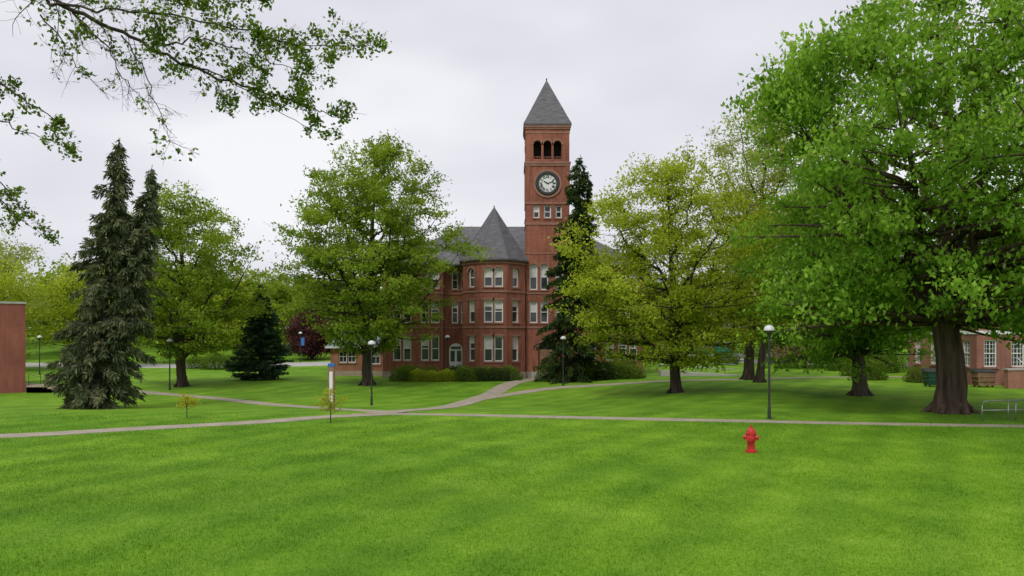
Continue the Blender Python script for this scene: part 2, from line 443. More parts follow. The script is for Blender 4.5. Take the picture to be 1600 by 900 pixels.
def catmull(P,step=0.7):
    P=[np.array(p,float) for p in P]; P=[2*P[0]-P[1]]+P+[2*P[-1]-P[-2]]
    out=[]
    for i in range(1,len(P)-2):
        n=max(2,int(np.linalg.norm(P[i+1]-P[i])/step))
        for k in range(n):
            t=k/n
            out.append(0.5*((2*P[i])+(-P[i-1]+P[i+1])*t+(2*P[i-1]-5*P[i]+4*P[i+1]-P[i+2])*t*t+(-P[i-1]+3*P[i]-3*P[i+1]+P[i+2])*t**3))
    out.append(P[-2]); return out
path_pts=[]
def make_path(name,P,w,mat,lift,label,cat):
    C=catmull(P); mb=MB(); n=len(C); vs=[];fs=[]
    for i,c in enumerate(C):
        d=C[min(i+1,n-1)]-C[max(i-1,0)]; d/=np.linalg.norm(d); nn=np.array([-d[1],d[0]])
        ww=w if not hasattr(w,'__len__') else np.interp(i/(n-1),[0,1],w)
        path_pts.append((c[0],c[1],ww/2+0.02))
        for k in (-1.02,-1,-.5,0,.5,1,1.02):
            p=c+nn*ww/2*k; edge=abs(k)>1
            vs.append((p[0],p[1],T(p[0],p[1])+(lift if not edge else -0.05)))
    for i in range(n-1):
        for k in range(6): fs.append((i*7+k,(i+1)*7+k,(i+1)*7+k+1,i*7+k+1))
    mb.add(vs,fs); o=mb.obj(name,mat); tag(o,label,cat,kind='structure'); return o
make_path('path',[(-34,25),(-24,26.6),(-17.8,27.8),(-14.4,29.9),(-10.4,32.4),(-7.9,34.8),(-5.6,36.4)],1.2,m_path,0.024,'narrow concrete footpath across the lawn','path')
make_path('path',[(-7.2,36.0),(-5.2,36.4),(-2.9,36.0),(2.7,34.4),(9.5,32.9),(17.1,31.4),(30,29.5)],(1.15,.7),m_path,0.02,'thin concrete footpath crossing the lawn past the lamp','path')
make_path('path',[(-60,72),(-45,67),(-26.7,59.6),(-15.2,49.9),(-10.9,45.6),(-5.4,37.2)],1.15,m_path,0.028,'narrow concrete footpath curving between trees','path')
make_path('path',[(-6.2,36.4),(-3.9,46.5),(-2.0,56),(-0.5,64),(1.4,70),(2.4,73.0)],(1.3,1.5),m_path,0.032,'concrete footpath leading to the brick hall','path')
make_path('path',[(-2.6,53),(0.5,59.5),(3.9,62.8),(9.9,63.5),(18,66),(28,70),(45,72)],1.2,m_path,0.036,'concrete footpath running beside the hall shrubs','path')
make_path('road',[(-120,96),(-70,100),(-40,98),(-20,104),(-10,120),(-4,150)],6.5,m_conc,0.02,'pale road behind the lawn','road')
make_path('road',[(14,140),(24,110),(40,98),(70,92),(120,90)],6.0,m_conc,0.02,'pale campus road rising behind the trees','road')

# ------------------------------------------------------------------ grass blades
rng=np.random.default_rng(5)
nb=400000
Y=8+ (38-8)*rng.uniform(size=nb)**1.2
X=rng.uniform(-1,1,size=nb)*(0.68*Y+2.5)
pp=np.array(path_pts); pp=pp[(pp[:,1]<41)]
keep=np.ones(nb,bool)
for px_,py_,pw in pp: keep&=((X-px_)**2+(Y-py_)**2)>pw**2
keep&=rng.uniform(size=nb)<np.clip((38-Y)/8,0,1)
X=X[keep];Y=Y[keep];n=len(X)
Z=np.array([T(x,y) for x,y in zip(X,Y)])
patch=np.clip(.5+.35*np.sin(X*.9+1.3*np.sin(Y*.7))+.35*np.sin(Y*1.1+1.7*np.sin(X*.6)),0,1)
hgt=rng.uniform(0.024,0.055,size=n)*(.8+.4*patch); th=rng.uniform(0,6.283,n); w=rng.uniform(0.003,0.006,n)*(0.7+Y/20)
ln=rng.normal(size=(n,2))*0.020
V=np.empty((n,3,3))
V[:,0]=np.stack([X-np.cos(th)*w,Y-np.sin(th)*w,Z-0.01],1); V[:,1]=np.stack([X+np.cos(th)*w,Y+np.sin(th)*w,Z-0.01],1)
V[:,2]=np.stack([X+ln[:,0],Y+ln[:,1],Z+hgt],1)
o=fast_obj('grass',V,3,m_blade,None,rng.uniform(size=n)); tag(o,'short mown green lawn grass blades','grass',kind='stuff')

# ------------------------------------------------------------------ building tools
def outline(w,h,arched,n=10):
    if not arched: return [(-w/2,0),(w/2,0),(w/2,h),(-w/2,h)]
    zs=h-w/2; P=[(-w/2,0),(w/2,0)]
    for i in range(n+1):
        a=math.pi*i/n; P.append((math.cos(a)*w/2,zs+math.sin(a)*w/2))
    return P
def panel(mb,o,ang,w,z0,z1,ops,depth=0.22,m=0):
    u=(math.cos(ang),math.sin(ang)); nrm=(math.sin(ang),-math.cos(ang))
    def W(a,z,d=0): return (o[0]+u[0]*a-nrm[0]*d, o[1]+u[1]*a-nrm[1]*d, z)
    us=sorted({0,w}|{op[0]-op[2]/2 for op in ops}|{op[0]+op[2]/2 for op in ops})
    zs=sorted({z0,z1}|{op[1] for op in ops}|{op[1]+op[3] for op in ops})
    for i in range(len(us)-1):
        for j in range(len(zs)-1):
            cu=(us[i]+us[i+1])/2; cz=(zs[j]+zs[j+1])/2
            if any(abs(cu-op[0])<op[2]/2 and op[1]<cz<op[1]+op[3] for op in ops): continue
            mb.add([W(us[i],zs[j]),W(us[i+1],zs[j]),W(us[i+1],zs[j+1]),W(us[i],zs[j+1])],[(0,1,2,3)],m)
    for op in ops:
        uc,zb,ww,hh,ar=op[:5]
        P=outline(ww,hh,ar)
        k=len(P); vs=[W(uc+x,zb+z) for x,z in P]+[W(uc+x,zb+z,depth) for x,z in P]
        mb.add(vs,[(i,i+k,(i+1)%k+k,(i+1)%k) for i in range(k)],m)
        if ar:
            A=P[2:]; h2=len(A)//2
            R_=[W(uc+x,zb+z) for x,z in A]
            cr=[W(uc+ww/2,zb+hh)]; cl=[W(uc-ww/2,zb+hh)]
            mb.add(cr+R_[:h2+1],[(0,i+1,i+2)[::-1] for i in range(h2)],m)
            mb.add(cl+R_[h2:],[(0,i+1,i+2)[::-1] for i in range(len(A)-1-h2)],m)
win_cache={}
def window_meshes(w,h,arched,grid):
    key=(round(w,2),round(h,2),arched,grid)
    if key in win_cache: return win_cache[key]
    t=0.10 if grid==0 else .085
    P=outline(w,h,arched)
    inner=[]
    for x,z in P:
        if arched and z>h-w/2:
            zs=h-w/2; r=math.hypot(x,z-zs); f=(r-t)/r; inner.append((x*f,zs+(z-zs)*f))
        else: inner.append((x-math.copysign(t,x), z+t if z<h/2 else z-t))
    mb=MB(); k=len(P)
    vs=[(x,0,z) for x,z in P]+[(x,0,z) for x,z in inner]+[(x,.09,z) for x,z in inner]
    mb.add(vs,[(i,(i+1)%k,(i+1)%k+k,i+k) for i in range(k)]+[(i+k,(i+1)%k+k,(i+1)%k+2*k,i+2*k) for i in range(k)])
    mz=h*0.5; mb.box(-w/2+t,w/2-t,0.005,0.06,mz-.035,mz+.035)
    if grid>=1: mb.box(-0.02,0.02,0.02,0.07,t,h-t)
    if grid>=2:
        for q in (-.25,.25):
            mb.box(q*w-.012,q*w+.012,0.03,0.07,t,h-t-(0.1 if arched else 0))
        for q in (.17,.33,.67,.83): mb.box(-w/2+t,w/2-t,0.032,0.068,h*q-.012,h*q+.012)
    me=D.meshes.new('window'); me.from_pydata(mb.v,[],mb.f); me.materials.append(m_white)
    gl=D.meshes.new('pane'); gl.from_pydata([(x,.1,z) for x,z in P],[],[tuple(range(k))]); gl.materials.append(m_glass)
    zb=h*0.52
    if arched:
        Q=[(-w/2+t,zb),(w/2-t,zb)]+[(x,z) for x,z in inner[2:]]
    else: Q=[(-w/2+t,zb),(w/2-t,zb),(w/2-t,h-t),(-w/2+t,h-t)]
    bm_=D.meshes.new('blind'); bm_.from_pydata([(x,.085,z) for x,z in Q],[],[tuple(range(len(Q)))]); bm_.materials.append(m_blind)
    sl=MB(); sl.box(-w/2-.08,w/2+.08,-.24,.0,-.13,-.004)
    sm=D.meshes.new('sill'); sm.from_pydata(sl.v,[],sl.f); sm.materials.append(m_stone)
    win_cache[key]=(me,gl,bm_,sm); return win_cache[key]
wr=random.Random(3)
def place_windows(bld,o,ang,ops,depth=0.16,base=(0,0,0),blind=0.6):
    u=(math.cos(ang),math.sin(ang)); nrm=(math.sin(ang),-math.cos(ang))
    for op in ops:
        if len(op)>5 and op[5]=='void': continue
        grid=op[5] if len(op)>5 else 0
        me,gl,bl,sm=window_meshes(op[2],op[3],op[4],grid)
        x=o[0]+u[0]*op[0]-nrm[0]*depth-base[0]; y=o[1]+u[1]*op[0]-nrm[1]*depth-base[1]
        wobj=D.objects.new('window',me); wobj.location=(x,y,op[1]-base[2]); wobj.rotation_euler=(0,0,ang); link(wobj,bld)
        link(D.objects.new('pane',gl),wobj); link(D.objects.new('sill',sm),wobj)
        if wr.random()<blind:
            bo=link(D.objects.new('blind',bl),wobj)
            if not op[4]:
                s=wr.choice((1.0,.8,1.0,.55)); bo.scale=(1,1,s); bo.location=(0,0,(op[3]-.1)*(1-s))

# ------------------------------------------------------------------ OLD HALL
ZB=-0.25; B0=(0,75,ZB)
hall=thing('brick_hall',B0,'red brick Victorian hall with clock tower and turret','building')
wall=MB(); trim=MB(); found=MB(); roofs=MB()
WIN=[]
F1=(1.35,2.25); F2=(4.85,2.0); F3=(8.05,1.75)
Z0,Z1=0.35,10.25
def hood(mb,cx,u,nrm,zs,r0,r1,n=8,pr=.045):
    vs=[]
    for i in range(n+1):
        a=math.pi*i/n
        for r in (r0,r1): vs.append((cx[0]+u[0]*math.cos(a)*r+nrm[0]*pr,cx[1]+u[1]*math.cos(a)*r+nrm[1]*pr,zs+math.sin(a)*r))
    k=len(vs); vs+=[(v[0]-nrm[0]*(pr+.015),v[1]-nrm[1]*(pr+.015),v[2]) for v in vs]
    fs=[]
    for i in range(n):
        fs.append((2*i,2*i+1,2*i+3,2*i+2)); fs.append((2*i+1,2*i+1+k,2*i+3+k,2*i+3)); fs.append((2*i,2*i+2,2*i+2+k,2*i+k))
    mb.add(vs,fs)
def wallseg(o,ang,w,cols,z1=Z1,floors=(1,2,3),ww=0.78,z0=Z0):
    ops=[]
    for c in cols:
        cw=ww
        if isinstance(c,tuple): c,cw=c
        if 1 in floors: ops.append((c,F1[0],cw,F1[1],False))
        if 2 in floors: ops.append((c,F2[0],cw,F2[1],False))
        if 3 in floors: ops.append((c,F3[0],cw,F3[1],True))
    panel(wall,o,ang,w,z0,z1,ops); WIN.append((o,ang,ops))
    u=(math.cos(ang),math.sin(ang)); nrm=(math.sin(ang),-math.cos(ang))
    c0=(o[0]+u[0]*w/2, o[1]+u[1]*w/2)
    found.obox((c0[0]-nrm[0]*0.02,c0[1]-nrm[1]*0.02),u,w+0.1,0.2,ZB-0.5,Z0)
    for z,hh,pr_ in ((4.35,.16,.07),(7.55,.16,.07),(z1-.42,.18,.10),(z1-.2,.2,.2)):
        trim.obox((c0[0]+nrm[0]*(pr_/2-0.012),c0[1]+nrm[1]*(pr_/2-0.012)),u,w+pr_,pr_+0.02,z,z+hh)
    for op in ops:
        cx=(o[0]+u[0]*op[0], o[1]+u[1]*op[0])
        if not op[4]:
            trim.obox((cx[0]+nrm[0]*.02,cx[1]+nrm[1]*.02),u,op[2]+.26,.05,op[1]+op[3]+.004,op[1]+op[3]+.22)
        else: hood(trim,cx,u,nrm,op[1]+op[3]-op[2]/2,op[2]/2+.01,op[2]/2+.17)
wallseg((-12.0,74.4),0,5.6,[1.3,2.25,3.9,4.85])
wallseg((-6.4,74.4),math.pi/2,1.2,[])
wallseg((-6.4,75.6),0,2.4,[1.0,1.85],floors=(2,3),ww=0.6)
wallseg((-12.0,90.0),-math.pi/2,15.6,[2,4.5,7.5,10,12,13.6])
wallseg((5.3,75.2),0,7.0,[1.2,2.2,3.9,5.1,6.1])
wallseg((12.3,75.2),math.pi/2,14.8,[1.5,4,6.5,9,12])
wallseg((12.3,90.0),math.pi,24.3,[2,5,8,11,14,17,20,22.6])
wallseg((-4.1,75.6),0,5.4,[])
cx,cy,ap=-1.66,74.5,2.86
hw=ap*math.tan(math.pi/8)
for k in range(-3,4):
    a=k*math.pi/4
    nrm=(math.sin(a),-math.cos(a)); u=(math.cos(a),math.sin(a))
    o=(cx+nrm[0]*ap-u[0]*hw, cy+nrm[1]*ap-u[1]*hw)
    if k==0: wallseg(o,a,2*hw,[hw-.46,hw+.46],z1=10.55,ww=0.8)
    elif abs(k)==1: wallseg(o,a,2*hw,[hw],z1=10.55,ww=0.85)
    elif abs(k)==2: wallseg(o,a,2*hw,[hw-.1],z1=10.55,ww=0.7)
    else: wallseg(o,a,2*hw,[],z1=10.55)
wall.obj('wall',m_brick,hall,loc=(0,-75,-ZB))
tr_=MB(); R8=(ap+.32)/math.cos(math.pi/8)
def octo(r,z): return [(cx+r*math.cos(math.pi/8+i*math.pi/4),cy+r*math.sin(math.pi/8+i*math.pi/4),z) for i in range(8)]
vs=octo(R8,10.42)+octo(R8,10.55)+octo(R8*0.78,11.6)+[(cx,cy,15.6)]
fs=[tuple(range(7,-1,-1))]
for i in range(8):
    j=(i+1)%8; fs+=[(i,j,8+j,8+i),(8+i,8+j,16+j,16+i),(16+i,16+j,24)]
tr_.add(vs,fs); tr=tr_.obj('turret_roof',m_slate,hall,loc=(0,-75,-ZB))
fi=MB(); fi.lathe([(.06,15.4),(.05,15.65),(.07,15.7),(.02,15.78)],8,(cx,cy,0)); fi.obj('finial',m_blackmetal,tr)
for i in range(8):
    p=octo(R8,10.56)[i]; q=octo(R8*.78,11.62)[i]
    rc=MB(); rc.tube([p,q,(cx,cy,15.62)],.035,5); rc.obj('ridge_cap',m_greyroof,tr)
roofs.add([(-12.4,74.0,10.2),(12.7,74.8,10.2),(12.7,90.4,10.2),(-12.4,90.4,10.2),(-12.4,74.0,10.34),(12.7,74.8,10.34),(12.7,90.4,10.34),(-12.4,90.4,10.34),(-5.0,82.2,14.9),(5.4,82.2,14.9)],
  [(3,2,1,0),(0,1,5,4),(1,2,6,5),(2,3,7,6),(3,0,4,7),(4,5,9,8),(5,6,9),(6,7,8,9),(7,4,8)])
roofs.add([(-12.3,73.95,10.345),(-6.1,73.95,10.345),(-9.2,77.5,13.4),(-9.2,82,13.4),(-12.3,82,10.345),(-6.1,82,10.345)],[(0,1,2),(1,5,3,2),(4,0,2,3)])
mr=roofs.obj('roof',m_slate,hall,loc=(0,-75,-ZB))
# --- tower
TX0,TX1,TY0,TY1=1.26,5.30,73.9,77.94; TC=((TX0+TX1)/2,(TY0+TY1)/2); TW=TX1-TX0; HW=TW/2
tw=MB(); bands={}; hoods=[]
faces=[((TX0,TY0),0),((TX1,TY0),math.pi/2),((TX1,TY1),math.pi),((TX0,TY1),-math.pi/2)]
for i,(o,a) in enumerate(faces):
    low=[]
    if i==0:
        low=[(0.72,7.9,.74,2.4,True),(1.72,7.9,.74,2.4,True),(3.1,7.9,.74,2.4,True),(0.72,4.85,.74,2.0,False),(1.72,4.85,.74,2.0,False),(3.1,4.85,.74,2.0,False),
             (HW,0.36,1.7,2.9,True,'void')]
    mid=[(HW-1.03,14.55,.58,1.15,False),(HW,14.55,.66,1.15,False),(HW+1.03,14.55,.58,1.15,False)]
    bel=[(HW-.93,20.0,.74,1.7,True,'void'),(HW,20.0,.74,1.7,True,'void'),(HW+.93,20.0,.74,1.7,True,'void')]
    panel(tw,o,a,TW,0.35,14.2,low,0.3); panel(tw,o,a,TW,14.2,19.4,mid,0.22); panel(tw,o,a,TW,19.4,23.1,bel,0.6)
    WIN.append((o,a,low+mid))
    u=(math.cos(a),math.sin(a)); nr=(math.sin(a),-math.cos(a))
    c0=(o[0]+u[0]*TW/2,o[1]+u[1]*TW/2)
    for z,hh,p in ((13.9,.22,.06),(15.82,.18,.06),(19.35,.2,.08),(19.55,.18,.13),(22.35,.14,.04),(22.75,.16,.09),(22.91,.2,.15),(7.5,.16,.06),(4.35,.16,.06),(11.2,.14,.04)):
        bands.setdefault(z,MB()).obox((c0[0]+nr[0]*(p/2-.012),c0[1]+nr[1]*(p/2-.012)),u,TW+2*p-.01*(i%2),p+.02,z,z+hh-.003*(i%2))
    for s_ in (0.2,TW-.2):
        cc=(o[0]+u[0]*s_,o[1]+u[1]*s_); tw.obox((cc[0]+nr[0]*.015,cc[1]+nr[1]*.015),u,.36,.07,15.98,19.36)
    for b_ in bel+[q for q in low if q[4]]:
        hm=MB(); hood(hm,(o[0]+u[0]*b_[0],o[1]+u[1]*b_[0]),u,nr,b_[1]+b_[3]-b_[2]/2,b_[2]/2+.007,b_[2]/2+.16,10,.05); hoods.append(hm)
    if i!=0: found.obox((c0[0]-nr[0]*.02,c0[1]-nr[1]*.02),u,TW+.1,.2,ZB-.5,.35)
    else:
        for s_ in (0.58,TW-.58): found.obox((o[0]+s_,o[1]+.02),u,1.14,.2,ZB-.5,.35)
tw.box(TX0+.1,TX1-.1,TY0+.1,TY1-.1,19.7,19.9); tw.box(TX0+.1,TX1-.1,TY0+.1,TY1-.1,22.0,22.2)
tower=tw.obj('clock_tower',m_brick,hall,loc=(0,-75,-ZB))
for z in bands: bands[z].obj('string_course',m_stone,tower)
for hm in hoods: hm.obj('arch_hood',m_stone,tower)
bf=MB(); bf.box(TX0+.75,TX1-.75,TC[1]-.8,TC[1]+.8,20.50,21.99); bf.obj('belfry_shade_box',m_dark,tower)  # added dark box standing in for the shade inside the belfry arches
rf=MB(); e_=.20
x0,x1,y0,y1=TX0-e_,TX1+e_,TY0-e_,TY1+e_
rf.add([(x0,y0,23.11),(x1,y0,23.11),(x1,y1,23.11),(x0,y1,23.11),(x0,y0,23.25),(x1,y0,23.25),(x1,y1,23.25),(x0,y1,23.25),
        (x0+.34,y0+.34,23.95),(x1-.34,y0+.34,23.95),(x1-.34,y1-.34,23.95),(x0+.34,y1-.34,23.95),(TC[0],TC[1],27.95)],
       [(3,2,1,0),(0,1,5,4),(1,2,6,5),(2,3,7,6),(3,0,4,7),(4,5,9,8),(5,6,10,9),(6,7,11,10),(7,4,8,11),(8,9,12),(9,10,12),(10,11,12),(11,8,12)])
rf.obj('tower_roof',m_slate,tower)
fi=MB(); fi.lathe([(.06,27.75),(.05,27.95),(.08,28.0),(.02,28.12)],8,(TC[0],TC[1],0)); fi.obj('finial',m_blackmetal,tower)
for i,(o,a) in enumerate(faces):
    u=(math.cos(a),math.sin(a)); nr=(math.sin(a),-math.cos(a)); bal=MB()
    bal.obox((o[0]+u[0]*HW-nr[0]*.3,o[1]+u[1]*HW-nr[1]*.3),u,2.7,.05,20.22,20.27)
    for c_ in (HW-.93,HW,HW+.93):
        for q in (-.24,0,.24): bal.obox((o[0]+u[0]*(c_+q)-nr[0]*.3,o[1]+u[1]*(c_+q)-nr[1]*.3),u,.03,.04,19.9,20.225)
    bal.obj('balustrade',m_stone,tower)
# clock
ck=MB(); CZ=17.72
ck.lathe([(.86,-.02),(.86,.05)],48,(0,0,0),'y'); clock=ck.obj('clock_face',m_white,hall,loc=(TC[0],TY0-.075-75,CZ-ZB))
rg=MB(); pr_=[(.80,.0),(.80,-.06),(.88,-.12),(1.04,-.12),(1.10,-.05),(1.12,.06)]
rg.lathe(pr_,48,(0,0,0),'y',cap=False); rg.obj('clock_frame',m_blackmetal,clock,smooth=False)
hb=MB(); hb.lathe([(1.12,.07),(1.12,-.03),(1.32,-.03),(1.32,.07)],48,(0,0,0),'y',cap=False); hb.obj('brick_surround',m_stone,clock)
nums=['XII','I','II','III','IIII','V','VI','VII','VIII','IX','X','XI']
nm=MB()
for i,t in enumerate(nums):
    cu=D.curves.new('t','FONT'); cu.body=t; cu.size=.36; cu.align_x='CENTER'; cu.align_y='CENTER'; cu.offset=0.016
    to=D.objects.new('t',cu); coll.objects.link(to); bpy.context.view_layer.update()
    me=to.to_mesh(); a=-2*math.pi*i/12
    vs=[]
    for v in me.vertices:
        x,z=v.co.x*.72,v.co.y+.60
        vs.append((x*math.cos(a)-z*math.sin(a),-.032,x*math.sin(a)+z*math.cos(a)))
    nm.add(vs,[tuple(p.vertices) for p in me.polygons]); to.to_mesh_clear()
    D.objects.remove(to); D.curves.remove(cu)
nm.obj('numerals',m_blackmetal,clock)
def hand(nm_,ang,l,w_,y):
    h=MB(); d=(math.sin(ang),math.cos(ang)); n_=(d[1],-d[0])
    P=[(-.12,w_*.8),(l*.75,w_*1.2),(l,.005)]
    vs=[]
    for yy in (y,y+.012):
        for q,ww in P: vs.append((d[0]*q+n_[0]*ww,yy,d[1]*q+n_[1]*ww))
        for q,ww in P[::-1]: vs.append((d[0]*q-n_[0]*ww,yy,d[1]*q-n_[1]*ww))
    h.add(vs,[(0,1,2,3,4,5),(11,10,9,8,7,6)]+[(i,(i+1)%6,(i+1)%6+6,i+6) for i in range(6)])
    h.obj(nm_,m_blackmetal,clock)
hand('hour_hand',rad(300),.42,.05,-.05); hand('minute_hand',rad(72),.62,.035,-.065)
trim.obj('stone_trim',m_stone,hall,loc=(0,-75,-ZB)); found.obj('foundation',m_found,hall,loc=(0,-75,-ZB))
for o,a,ops in WIN: place_windows(hall,o,a,ops,base=(0,75,ZB))
dr=MB(); dr.box(TC[0]-.85,TC[0]+.85,TY0+.35,TY0+.4,0.36,3.26)
door=dr.obj('door',m_dark,hall,loc=(0,-75,-ZB))
dp=MB()
for s_ in (0,1):
    xa=TC[0]-.79+s_*.81
    dp.box(xa,xa+.76,TY0+.29,TY0+.345,.37,2.4)
dp.obj('door_leaf',m_wood,door)
st=MB()
for i in range(4): st.box(TC[0]-1.5,TC[0]+1.5,TY0-1.6+.4*i,TY0-.05 if i==3 else TY0-1.6+.4*(i+1)+.01,ZB-.3,ZB+.15*(i+1)-.002*i)
st.obj('entrance_steps',m_conc,hall,loc=(0,-75,-ZB))
pd=MB(); P=outline(1.25,2.6,True,12)
k=len(P); pd.add([(x-5.3,75.5,z+.35) for x,z in P]+[(x-5.3,75.62,z+.35) for x,z in P],[tuple(range(k))]+[(i,i+k,(i+1)%k+k,(i+1)%k) for i in range(k)])
pdoor=pd.obj('side_door',m_white,hall,loc=(0,-75,-ZB))
pg=MB()
for s_ in (-.3,.3): pg.box(-5.3+s_-.2,-5.3+s_+.2,75.47,75.495,1.25,2.25)
pg.box(-5.75,-4.85,75.47,75.495,2.4,2.65); pg.obj('pane',m_glass,pdoor)
for x,y in ((-6.5,74.32),(-4.35,75.5),(1.02,75.5)):
    dpipe=MB(); dpipe.tube([(x,y,.1),(x,y,10.0)],.05,6); dpipe.obj('downpipe',m_stone,hall,loc=(0,-75,-ZB))

# ------------------------------------------------------------------ annex with blue-grey roof
AB=(-15.1,78,-.25)
annex=thing('brick_annex',AB,'small low brick annex with blue-grey shingle roof','building')
aw=MB(); ops=[(1.2,1.05,.8,1.2,False,1),(2.05,1.05,.8,1.2,False,1),(4.4,.9,.9,1.5,False,1)]
panel(aw,(-17.7,78),0,5.6,-.6,2.55,ops); panel(aw,(-17.7,85),-math.pi/2,7,-.6,2.55,[]); panel(aw,(-12.1,78),math.pi/2,7,-.6,2.55,[]); panel(aw,(-12.1,85),math.pi,5.6,-.6,2.55,[])
aw.obj('wall',m_brick2,annex,loc=(15.1,-78,.25)); place_windows(annex,(-17.7,78),0,ops,base=AB,blind=.3)
ar=MB(); ar.add([(-18.1,77.6,2.5),(-12.05,77.6,2.5),(-12.05,85.4,2.5),(-18.1,85.4,2.5),(-18.1,77.6,2.62),(-12.05,77.6,2.62),(-12.05,85.4,2.62),(-18.1,85.4,2.62),(-17.2,81.5,4.2),(-12.05,81.5,4.2)],
 [(3,2,1,0),(0,1,5,4),(1,2,6,5),(2,3,7,6),(3,0,4,7),(4,5,9,8),(5,6,9),(6,7,8,9),(7,4,8)])
ar.obj('roof',m_blueroof,annex,loc=(15.1,-78,.25))
af=MB(); af.box(-18.14,-12.04,77.56,77.6,2.46,2.64); af.obj('fascia',m_white,annex,loc=(15.1,-78,.25))
ac=MB(); ac.box(-17.72,-12.1,77.97,77.999,-.6,.25); ac.obj('foundation',m_found,annex,loc=(15.1,-78,.25))

# ------------------------------------------------------------------ right hall
RB=(44,62,0)
rh=thing('brick_dormitory',RB,'brick building with white band and multi-pane windows','building')
rw=MB(); RW=[]
cF=(1.0,3.0,5.4,8,11,14); cS=(1.5,4,6.5,8.6)
opsF=[(c,z,.95,h,False,2) for c in cF for z,h in ((1.35,1.95),(4.6,1.7),(7.7,1.5))]
opsS=[(c,z,1.0,h,False,2) for c in cS for z,h in ((1.35,1.95),(4.6,1.7),(7.7,1.5))]
for o,a,w_,ops in (((33.7,58),0,18,opsF),((33.7,68),-math.pi/2,10,opsS),((51.7,58),math.pi/2,10,[]),((51.7,68),math.pi,18,[])):
    panel(rw,o,a,w_,-.4,9.9,ops,.18); RW.append((o,a,ops))
rw.obj('wall',m_brick3,rh,loc=(-44,-62,0))
for o,a,ops in RW: place_windows(rh,o,a,ops,base=RB,blind=.4,depth=.1)
rt=MB(); rt.box(33.64,51.76,57.94,68.06,3.72,3.98); rt.obj('white_band',m_white,rh,loc=(-44,-62,0))
rt=MB(); rt.box(33.5,51.9,57.8,68.2,9.7,10.05); rt.obj('cornice',m_white,rh,loc=(-44,-62,0))
rr=MB(); rr.add([(33.3,57.6,10.06),(52.1,57.6,10.06),(52.1,68.4,10.06),(33.3,68.4,10.06),(38,63,13),(47.5,63,13)],[(3,2,1,0),(0,1,5,4),(1,2,5),(2,3,4,5),(3,0,4)])
rr.obj('roof',m_greyroof,rh,loc=(-44,-62,0))
stp=thing('entrance_stair',(36.2,55.5,T(36,55)),'concrete stair with white handrails beside brick wall','stairs')
sb=MB()
for i in range(6): sb.box(-.0,2.2,0+.33*i,2.45,-.2,.17*(i+1))
sb.obj('steps',m_conc,stp)
for x in (0.05,2.15):
    hr=MB()
    hr.tube([(x,-.2,.95),(x,1.9,2.0),(x,2.4,2.0)],.03,6)
    for i in range(8): hr.tube([(x,-.2+.3*i,0.0+.15*i),(x,-.2+.3*i,.95+.15*i)],.018,5)
    hr.obj('handrail',m_white,stp)
pw=thing('brick_pier_wall',(34.4,54.5,0),'low brick wall with concrete cap','wall')
q=MB(); q.box(-.75,.95,-.25,.25,-.2,1.25); q.obj('wall',m_brick3,pw); q=MB(); q.box(-.82,1.02,-.31,.31,1.252,1.36); q.obj('cap',m_conc,pw)

def bin_(loc,label,mat):
    e=thing('waste_bin',loc,label,'bin','bins beside the brick building')
    b=MB()
    b.add([(-.55,-.38,.12),(.55,-.38,.12),(.55,.38,.12),(-.55,.38,.12),(-.65,-.45,1.05),(.65,-.45,1.05),(.65,.45,1.05),(-.65,.45,1.05)],[(3,2,1,0),(4,5,6,7),(0,1,5,4),(1,2,6,5),(2,3,7,6),(3,0,4,7)])
    for z in (.4,.7): b.box(-.66,.66,-.46,.46,z,z+.05)
    b.obj('body',mat,e,bevel=.02)
    l=MB(); l.add([(-.7,-.5,1.055),(.7,-.5,1.055),(.7,.5,1.055),(-.7,.5,1.055),(-.66,-.45,1.14),(.66,-.45,1.14),(.66,.47,1.3),(-.66,.47,1.3)],[(3,2,1,0),(4,5,6,7),(0,1,5,4),(1,2,6,5),(2,3,7,6),(3,0,4,7)])
    l.obj('lid',m_blackmetal,e,bevel=.02)
    for x in (-.45,.45):
        for y in (-.3,.3):
            w_=MB(); w_.lathe([(.08,-.03),(.08,.03)],12,(x,y,.08),'x'); w_.obj('wheel',m_rubber,e)
    return e
bin_((29.8,56.5,T(29.8,56.5)),'dark green wheeled waste bin with black lid',m_green)
bin_((31.4,56.8,T(31.4,56.8)),'dark green wheeled waste bin with black lid',m_green)
bin_((33.0,56.0,T(33,56)),'dark brown wheeled waste bin with black lid',m_wood)

# ------------------------------------------------------------------ left brick block + steps
lb=thing('brick_block',(-36.6,60.2,-.3),'plain windowless red brick block with pale coping','building',rot=rad(33))
q=MB(); q.box(-14,0,0,8,-.6,6.3); q.obj('wall',m_brick4,lb); q=MB(); q.box(-14.06,.06,-.06,8.06,6.302,6.46); q.obj('coping',m_conc,lb)
ls=thing('outdoor_steps',(-35.0,60.6,T(-35.0,60.6)),'low dark steps with steel handrail beside brick block','stairs')
q=MB()
for i in range(4): q.box(-1.3,1.3-.35*i,-.8,.8,-.3,.13*(i+1))
q.obj('steps',m_found,ls)
for y in (-.75,.75):
    q=MB(); q.tube([(1.4,y,.85),(-1.2,y,1.35)],.022,6)
    for x,z in ((1.35,.86),(.1,1.1),(-1.15,1.34)): q.tube([(x,y,0),(x,y,z)],.02,6)
    q.obj('handrail',m_blackmetal,ls)

